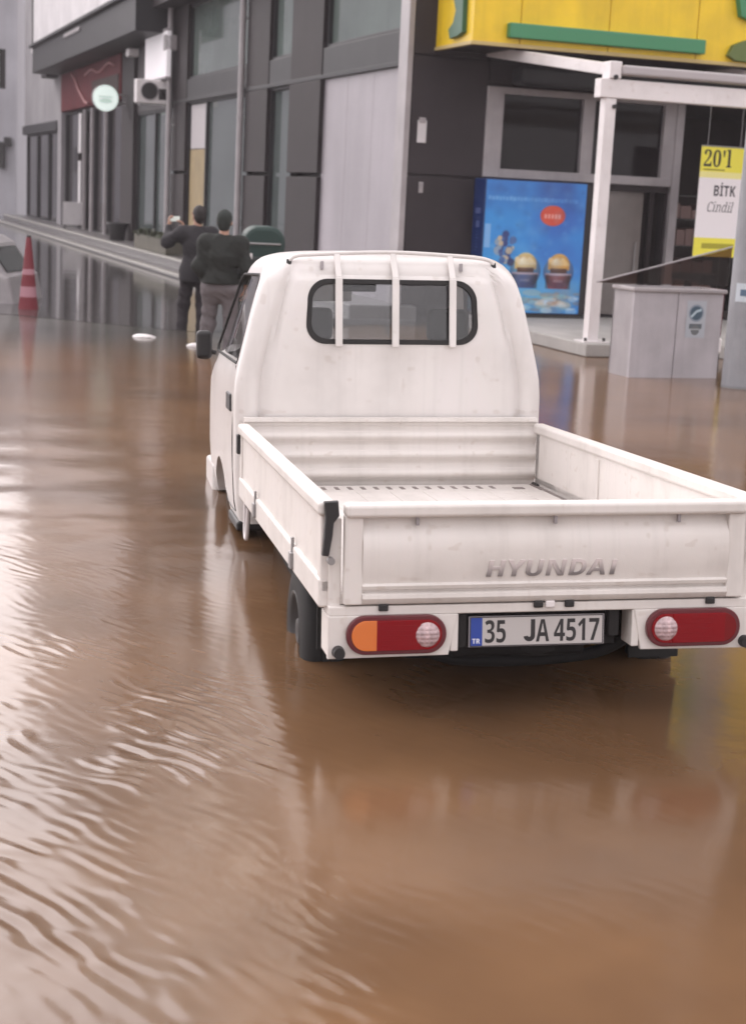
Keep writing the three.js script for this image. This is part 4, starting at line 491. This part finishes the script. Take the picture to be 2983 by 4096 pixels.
// ---------------------------------------------------------------- people: one skin drawn round a smooth union of tapered limbs
function netMesh(f, lo, hi, cell) {
  const n = [0, 1, 2].map(k => Math.ceil((hi[k] - lo[k]) / cell) + 2), idx = (i, j, k) => i + n[0] * (j + n[1] * k), v = new Float32Array(n[0] * n[1] * n[2]);
  const S = 6, half = S * cell * 0.9 + 0.02;      // whole blocks far from the surface are settled by one look
  for (let k = 0; k < n[2]; k += S) for (let j = 0; j < n[1]; j += S) for (let i = 0; i < n[0]; i += S) {
    const d = f(lo[0] + (i + S / 2) * cell, lo[1] + (j + S / 2) * cell, lo[2] + (k + S / 2) * cell), far = Math.abs(d) > half;
    for (let c = k; c < Math.min(k + S, n[2]); c++) for (let b = j; b < Math.min(j + S, n[1]); b++) for (let a = i; a < Math.min(i + S, n[0]); a++) v[idx(a, b, c)] = far ? d : f(lo[0] + a * cell, lo[1] + b * cell, lo[2] + c * cell);
  }
  const id = new Int32Array(v.length).fill(-1), P = [], I = [];
  for (let k = 0; k < n[2] - 1; k++) for (let j = 0; j < n[1] - 1; j++) for (let i = 0; i < n[0] - 1; i++) {
    let m = 0, sx = 0, sy = 0, sz = 0, c = 0; const g = []; for (let q = 0; q < 8; q++) { const d = v[idx(i + (q & 1), j + ((q >> 1) & 1), k + (q >> 2))]; g.push(d); if (d < 0) m |= 1 << q; }
    if (m === 0 || m === 255) continue;
    for (let a = 0; a < 8; a++) for (const b of [1, 2, 4]) if (!(a & b)) { const d0 = g[a], d1 = g[a | b]; if ((d0 < 0) !== (d1 < 0)) { const t = d0 / (d0 - d1); sx += (a & 1) + (b === 1 ? t : 0); sy += ((a >> 1) & 1) + (b === 2 ? t : 0); sz += (a >> 2) + (b === 4 ? t : 0); c++; } }
    id[idx(i, j, k)] = P.length / 3; P.push(lo[0] + (i + sx / c) * cell, lo[1] + (j + sy / c) * cell, lo[2] + (k + sz / c) * cell);
  }
  const quad = (a, b, c, d, flip) => { if (a < 0 || b < 0 || c < 0 || d < 0) return; flip ? I.push(a, c, b, b, c, d) : I.push(a, b, c, b, d, c); };
  for (let k = 1; k < n[2] - 1; k++) for (let j = 1; j < n[1] - 1; j++) for (let i = 1; i < n[0] - 1; i++) {
    const o = v[idx(i, j, k)] < 0;
    if (o !== v[idx(i + 1, j, k)] < 0) quad(id[idx(i, j - 1, k - 1)], id[idx(i, j, k - 1)], id[idx(i, j - 1, k)], id[idx(i, j, k)], !o);
    if (o !== v[idx(i, j + 1, k)] < 0) quad(id[idx(i - 1, j, k - 1)], id[idx(i, j, k - 1)], id[idx(i - 1, j, k)], id[idx(i, j, k)], o);
    if (o !== v[idx(i, j, k + 1)] < 0) quad(id[idx(i - 1, j - 1, k)], id[idx(i, j - 1, k)], id[idx(i - 1, j, k)], id[idx(i, j, k)], !o);
  }
  const g = new THREE.BufferGeometry(); g.setAttribute('position', new THREE.Float32BufferAttribute(P, 3)); g.setIndex(I); g.computeVertexNormals(); return boxUV(g);
}
const cap = (p, a, b, ra, rb) => { const bx = b[0] - a[0], by = b[1] - a[1], bz = b[2] - a[2], px = p[0] - a[0], py = p[1] - a[1], pz = p[2] - a[2]; const t = Math.min(1, Math.max(0, (px * bx + py * by + pz * bz) / (bx * bx + by * by + bz * bz + 1e-9))); return Math.hypot(px - t * bx, py - t * by, pz - t * bz) - (ra + (rb - ra) * t); };
const ell = (p, c, r) => { const x = (p[0] - c[0]) / r[0], y = (p[1] - c[1]) / r[1], z = (p[2] - c[2]) / r[2]; const k = Math.hypot(x, y, z); return (k - 1) * Math.min(...r); };
const smin = (a, b, k) => { const h = Math.max(k - Math.abs(a - b), 0) / k; return Math.min(a, b) - h * h * k * 0.25; };
function field(parts, k, grow = 0, wrinkle = 0) { return (x, y, z) => { let d = 1e3; for (const q of parts) d = smin(d, q.length === 5 ? cap([x, y, z], ...q.slice(0, 2), q[2], q[3]) : ell([x, y, z], q[0], q[1]), k); return d - grow - (wrinkle ? wrinkle * (fbm(x * 10 + z * 6 + 40, y * 17 + z * 5 + x * 6 + 60, 0, 5, 3) - 0.5) : 0); }; }
const C5 = (a, b, ra, rb) => [a, b, ra, rb, 1];
function handGeo(w, dir, nrm, right) {      // five unequal fingers, curled, on a palm that points along dir
  const d = new THREE.Vector3(...dir).normalize(), n = new THREE.Vector3(...nrm).normalize(), s = new THREE.Vector3().crossVectors(d, n).multiplyScalar(right); const pt = (a, b, c) => { const v = new THREE.Vector3(...w).addScaledVector(d, a).addScaledVector(s, b).addScaledVector(n, c); return [v.x, v.y, v.z]; };
  const q = [C5(pt(-0.03, 0, 0), pt(0.03, 0, 0), 0.026, 0.024), C5(pt(0.03, -0.024, 0), pt(0.085, -0.03, 0), 0.015, 0.014), C5(pt(0.03, 0.024, 0), pt(0.085, 0.03, 0), 0.015, 0.014), C5(pt(0.03, 0, 0), pt(0.09, 0, 0), 0.017, 0.015)];
  [[-0.031, 0.062], [-0.010, 0.075], [0.011, 0.07], [0.031, 0.052]].forEach(([b, l]) => { q.push(C5(pt(0.088, b, 0), pt(0.088 + l * 0.45, b, 0.008), 0.0095, 0.009), C5(pt(0.088 + l * 0.45, b, 0.008), pt(0.088 + l * 0.72, b * 0.95, 0.03), 0.009, 0.0085), C5(pt(0.088 + l * 0.72, b * 0.95, 0.03), pt(0.088 + l * 0.75, b * 0.9, 0.052), 0.0085, 0.0075)); });
  q.push(C5(pt(0.025, -0.03, 0.005), pt(0.06, -0.056, 0.02), 0.012, 0.0105), C5(pt(0.06, -0.056, 0.02), pt(0.088, -0.052, 0.038), 0.0105, 0.009));
  const lo = [0, 1, 2].map(k => w[k] - 0.2), hi = [0, 1, 2].map(k => w[k] + 0.2); return netMesh(field(q, 0.010), lo, hi, 0.006);
}
function headGeo(c, yaw, pitch) {           // built facing -z, then turned on the neck
  const h = (x, y, z) => [x, y, z]; const q = [[h(0, 0.02, 0.012), [0.076, 0.108, 0.096]], [h(0, -0.045, -0.03), [0.056, 0.066, 0.062]], C5(h(0, 0.0, -0.085), h(0, -0.03, -0.108), 0.010, 0.014), C5(h(-0.02, -0.062, -0.083), h(0.02, -0.062, -0.083), 0.009, 0.009), C5(h(0, -0.098, -0.07), h(0, -0.1, -0.066), 0.02, 0.02), [h(-0.078, -0.012, 0.012), [0.012, 0.03, 0.018]], [h(0.078, -0.012, 0.012), [0.012, 0.03, 0.018]], C5(h(-0.05, 0.022, -0.078), h(0.05, 0.022, -0.078), 0.012, 0.012)];
  const f0 = field(q, 0.02), eyes = (x, y, z) => Math.max(f0(x, y, z), -Math.min(ell([x, y, z], [-0.03, 0.004, -0.092], [0.015, 0.009, 0.012]), ell([x, y, z], [0.03, 0.004, -0.092], [0.015, 0.009, 0.012])));
  const g = netMesh(eyes, [-0.11, -0.14, -0.15], [0.11, 0.15, 0.13], 0.005); g.rotateX(pitch); g.rotateY(yaw); g.translate(...c); return g;
}
function person(name, label, pos, turn, J, look) {
  const t = thing(name, label, 'person', pos, turn);
  const body = [C5(J.pelvis, J.chest, 0.125, 0.14), C5(J.chest, J.neck, 0.13, 0.06), C5(J.neck, J.head, 0.055, 0.052), C5(J.shL, J.shR, 0.065, 0.065), C5(J.hipL, J.hipR, 0.11, 0.11)];
  const arms = [], legs = [];
  for (const s of ['L', 'R']) { arms.push(C5(J['sh' + s], J['el' + s], 0.053, 0.04), C5(J['el' + s], J['wr' + s], 0.039, 0.026)); legs.push(C5(J['hip' + s], J['kn' + s], 0.088, 0.055), C5(J['kn' + s], J['an' + s], 0.055, 0.037), C5(J['an' + s], J['to' + s], 0.04, 0.03)); }
  const all = [...body, ...arms, ...legs], lo = [1e3, 1e3, 1e3], hi = [-1e3, -1e3, -1e3]; for (const n of ['pelvis', 'head', 'shL', 'shR', 'elL', 'elR', 'wrL', 'wrR', 'knL', 'knR', 'toL', 'toR', 'anL', 'anR']) { const k = J[n]; for (let i = 0; i < 3; i++) { lo[i] = Math.min(lo[i], k[i] - 0.24); hi[i] = Math.max(hi[i], k[i] + 0.24); } }
  const skin = mat(0.36, 0.20, 0.14, 0.55);
  mesh('body', [netMesh(field(all, 0.05), lo, hi, 0.014), headGeo(J.head, look[0], look[1]), handGeo(J.wrL, J.hdL, J.hnL, -1), handGeo(J.wrR, J.hdR, J.hnR, 1)], skin, t);
  const shorten = (a, b, u) => [0, 1, 2].map(i => a[i] + (b[i] - a[i]) * u);
  const jk = [C5(J.pelvis, J.chest, 0.155, 0.17), C5(J.chest, shorten(J.chest, J.neck, 0.8), 0.16, 0.085), C5(J.shL, J.shR, 0.085, 0.085), C5(shorten(J.hipL, J.hipR, 0.15), shorten(J.hipL, J.hipR, 0.85), 0.15, 0.15), C5([0, 0.98, 0], [0, J.hem - 0.10, 0], 0.165, 0.175)];
  for (const s of ['L', 'R']) jk.push(C5(J['sh' + s], J['el' + s], 0.078, 0.066), C5(J['el' + s], shorten(J['el' + s], J['wr' + s], 0.92), 0.064, 0.048));
  const jf = field(jk, 0.10, 0, 0.024), hem = J.hem; mesh('jacket', netMesh((x, y, z) => Math.max(jf(x, y, z), hem - y), lo, hi, 0.014), J.jacket, t);
  const tr = [C5(J.hipL, J.hipR, 0.135, 0.135), C5(J.pelvis, [0, 1.12, 0], 0.15, 0.15)]; for (const s of ['L', 'R']) tr.push(C5(J['hip' + s], J['kn' + s], 0.105, 0.082), C5(J['kn' + s], shorten(J['kn' + s], J['an' + s], 0.96), 0.08, 0.072));
  mesh('trousers', netMesh(field(tr, 0.045, 0, 0.03), lo, hi, 0.014), J.trousers, t);
  for (const s of ['L', 'R']) mesh('shoe', netMesh(field([C5(J['an' + s], J['to' + s], 0.055, 0.042), C5([J['an' + s][0], J['an' + s][1] - 0.02, J['an' + s][2] + 0.03], J['an' + s], 0.05, 0.05)], 0.03), [0, 1, 2].map(i => Math.min(J['an' + s][i], J['to' + s][i]) - 0.1), [0, 1, 2].map(i => Math.max(J['an' + s][i], J['to' + s][i]) + 0.1), 0.012), M.rubber, t);
  const hg = netMesh((() => { const f = field([[[0, 0.035, 0.022], [0.088, 0.108, 0.098]], [[0, -0.03, 0.06], [0.07, 0.07, 0.05]]], 0.03, 0, 0.012); return (x, y, z) => Math.max(f(x, y, z), -(z + 0.055 + Math.max(0, 0.06 - y) * 0.9)); })(), [-0.13, -0.14, -0.13], [0.13, 0.17, 0.16], 0.006); hg.rotateX(look[1]); hg.rotateY(look[0]); hg.translate(...J.head);
  mesh(J.hood ? 'hood' : 'hair', hg, J.hairMat, t); return t;
}
const cloth = (r, g, b) => mat(r, g, b, 0.9, { sheen: 0.2, bumpMap: rep(grainB, 6), bumpScale: 0.001 });
// ground under the water there is 0.12 m down
const A = person('person', 'person in dark grey jacket and dark trousers seen from behind, holding up a phone', [-2.5, -0.12, -21], 0.28, {
  pelvis: [0, 0.93, 0], chest: [0, 1.28, -0.01], neck: [0, 1.47, 0], head: [0.02, 1.66, -0.02], shL: [-0.19, 1.43, 0], shR: [0.19, 1.43, 0], hipL: [-0.09, 0.92, 0], hipR: [0.09, 0.92, 0],
  knL: [-0.14, 0.5, -0.06], knR: [0.09, 0.5, 0.0], anL: [-0.19, 0.08, 0.02], anR: [0.08, 0.08, 0.06], toL: [-0.22, 0.04, -0.14], toR: [0.11, 0.04, -0.1],
  elL: [-0.37, 1.30, -0.12], wrL: [-0.33, 1.50, -0.28], elR: [0.27, 1.20, -0.14], wrR: [-0.10, 1.46, -0.34], hdL: [0.05, 0.9, -0.3], hnL: [1, 0, 0.1], hdR: [-0.35, 0.8, -0.2], hnR: [-0.9, -0.2, 0],
  hem: 0.80, jacket: cloth(0.020, 0.018, 0.021), trousers: cloth(0.022, 0.017, 0.020), hairMat: mat(0.014, 0.010, 0.009, 0.7) }, [0.35, 0.12]);
const Bp = person('person', 'hooded person in dark jacket and grey trousers standing close to the truck cab', [-1.86, -0.12, -18.05], -0.1, {
  pelvis: [0, 0.93, 0], chest: [0.02, 1.28, 0], neck: [0.02, 1.47, 0], head: [0.02, 1.67, -0.02], shL: [-0.18, 1.43, 0], shR: [0.21, 1.42, 0], hipL: [-0.1, 0.92, 0], hipR: [0.1, 0.92, 0],
  knL: [-0.14, 0.5, -0.04], knR: [0.12, 0.5, -0.02], anL: [-0.2, 0.08, 0.04], anR: [0.13, 0.08, 0.07], toL: [-0.24, 0.04, -0.12], toR: [0.17, 0.04, -0.09],
  elL: [-0.25, 1.15, 0.03], wrL: [-0.18, 0.96, -0.16], elR: [0.32, 1.15, 0.05], wrR: [0.27, 0.92, -0.1], hdL: [0.2, -0.6, -0.7], hnL: [0.8, 0, -0.4], hdR: [-0.1, -0.95, -0.3], hnR: [-0.9, 0, -0.3],
  hem: 0.97, hood: true, jacket: cloth(0.012, 0.014, 0.012), trousers: cloth(0.12, 0.105, 0.11), hairMat: cloth(0.020, 0.026, 0.023) }, [0.1, 0.2]);
{ const t = thing('mobile_phone', 'mobile phone held up by the person in the dark grey jacket', 'phone', [0, 0, 0]); A.updateMatrixWorld(); const p = new THREE.Vector3(-0.24, 1.60, -0.40).applyMatrix4(A.matrixWorld); t.position.copy(p); t.rotation.set(0.05, 0.5, 0); mesh('case', bx(-0.08, 0.08, -0.038, 0.038, -0.004, 0.004, 0.004), M.black, t); mesh('screen', plane(0.15, 0.068, 0, 0, 0.0048), mat(0.5, 0.52, 0.5, 0.1, { emissive: lin(0.25, 0.28, 0.26) }), t); }
// waste container behind the cab
{ const t = thing('waste_container', 'dark waste container with a dark green domed lid behind the truck cab', 'container', [-1.48, -0.12, -20.2], 0.15);
  const b = extr([[-0.36, 0.12], [0.2, 0.12], [0.24, 1.16], [-0.40, 1.16]], 0.7, 0.03); b.translate(0, 0, -0.35); mesh('body', b, mat(0.016, 0.020, 0.020, 0.55), t); mesh('rim', bx(-0.44, 0.28, 1.14, 1.22, -0.40, 0.40, 0.03), mat(0.016, 0.022, 0.021, 0.5), t);
  const lp = rrect(-0.3, 0.12, 1.2, 1.54, 0.14, 6); const l2 = extr(lp, 0.62, 0.05); l2.translate(0, 0, -0.31);
  mesh('lid', l2, mat(0.006, 0.028, 0.023, 0.6), t); mesh('lid_handle', [tube([[-0.26, 1.38, 0.34], [-0.26, 1.38, 0.4], [0.08, 1.38, 0.4], [0.08, 1.38, 0.34]], 0.014, 20, 6)], M.steel, t); for (const x of [-0.28, 0.12]) for (const z of [-0.25, 0.25]) mesh('wheel', cyl(0.09, 0.09, 0.05, x, 0.09, z, 'x', 18), M.rubber, t);
  mesh('sticker', bx(-0.34, -0.24, 1.14, 1.26, 0.42, 0.426, 0.003), M.whiteMetal, t); }
{ const t = thing('traffic_cone', 'tall red traffic cone with pale bands standing in the flood', 'traffic cone', [-5.14, -0.12, -22.9]);
  const band = (y0, y1, m, n) => { const r = (y) => 0.155 - 0.12 * y / 1.15; const g = new THREE.CylinderGeometry(r(y1), r(y0), y1 - y0, 28, 1, true); g.translate(0, (y0 + y1) / 2 + 0.05, 0); mesh(n, boxUV(g), m, t); };
  const red = mat(0.15, 0.005, 0.014, 0.5), pale = mat(0.36, 0.17, 0.20, 0.5); band(0, 0.30, red, 'cone_body'); band(0.30, 0.45, pale, 'pale_band'); band(0.45, 0.62, red, 'cone_body'); band(0.62, 0.70, pale, 'pale_band'); band(0.70, 1.15, mat(0.16, 0.01, 0.02, 0.5), 'cone_body'); mesh('base', [bx(-0.24, 0.24, 0, 0.05, -0.24, 0.24, 0.02)], red, t); mesh('tip', cyl(0.036, 0.03, 0.03, 0, 1.215, 0), M.black, t); }
// a white car at the left edge
{ const t = thing('parked_car', 'pale hatchback partly out of frame at the left, deep in the flood', 'car', [-5.62, -0.5, -23.6], -0.06);
  const prof = [[0, 0.32], [0.02, 0.55], [-0.06, 0.90], [-0.14, 0.96], [-0.42, 1.36], [-0.56, 1.44], [-1.0, 1.49], [-2.1, 1.48], [-2.85, 1.0], [-3.6, 0.88], [-3.85, 0.7], [-3.88, 0.32], [-3.4, 0.24], [-0.2, 0.24]];
  const b = extr(prof.slice().reverse(), 1.5, 0.07); b.translate(0, 0, -1.62); 
  mesh('body', boxUV(b), mat(0.40, 0.375, 0.385, 0.4, { map: rep(grime, 0.6) }), t);
  const gl = (pts) => { const g = extr(pts, 0.012, 0.002); g.translate(0, 0, -0.058); return g; };
  mesh('side_window', gl([[-0.98, 0.95], [-0.24, 0.97], [-0.44, 1.28], [-0.9, 1.34]].reverse()), M.glassDark, t); mesh('side_window', gl([[-2.7, 0.97], [-1.06, 0.95], [-1.04, 1.36], [-2.1, 1.38]]), M.glassDark, t);
  { const g = bx(-0.012, 0.012, 0.0, 0.44, -0.62, 0.62, 0.01); g.rotateZ(0.61); g.translate(-0.072, 1.0, -0.87); mesh('rear_window', g, M.glassDark, t); } mesh('number_plate', bx(0.06, 0.085, 0.6, 0.7, -1.12, -0.62, 0.004), M.trim, t);
  for (const x of [-0.66, -3.15]) for (const z of [-0.15, -1.6]) wheel(t, x, 0.29, z, 0.29, 0.18, z > -1 ? 1 : -1).rotation.y = Math.PI / 2;
  mesh('bumper', bx(-0.3, 0.07, 0.30, 0.52, -1.6, -0.08, 0.06), M.paint, t); mesh('door_handle', bx(-1.35, -1.15, 0.78, 0.82, -0.06, -0.025, 0.01), M.paint, t); }
// litter afloat
{ const litter = (name, label, x, z, s, seed, flat) => { const R = rng(seed), g = new THREE.IcosahedronGeometry(1, 3), p = g.attributes.position; for (let i = 0; i < p.count; i++) { const a = p.getX(i), b = p.getY(i), c = p.getZ(i), k = 0.75 + 0.5 * fbm(a * 2 + 9, b * 2 + c * 2 + 9, 0, seed, 3); p.setXYZ(i, a * k * s, Math.max(-0.02, b * k * s * flat), c * k * s * 0.6); } g.computeVertexNormals(); const o = mesh('carrier_bag', boxUV(toCreasedNormals(g, 0.5)), mat(0.72, 0.68, 0.68, 0.45), null); o.name = numbered(name); tag(o, label, 'bag', 'white litter floating on the flood'); o.position.set(x, 0.055, z); };
  litter('floating_bag', 'crumpled white bag floating by the pavement edge left of the people', -2.95, -19.55, 0.13, 3, 0.3); litter('floating_bag', 'small white scrap floating at the feet of the people', -2.22, -18.75, 0.10, 4, 0.35);
 }

renderer.render(scene, camera);
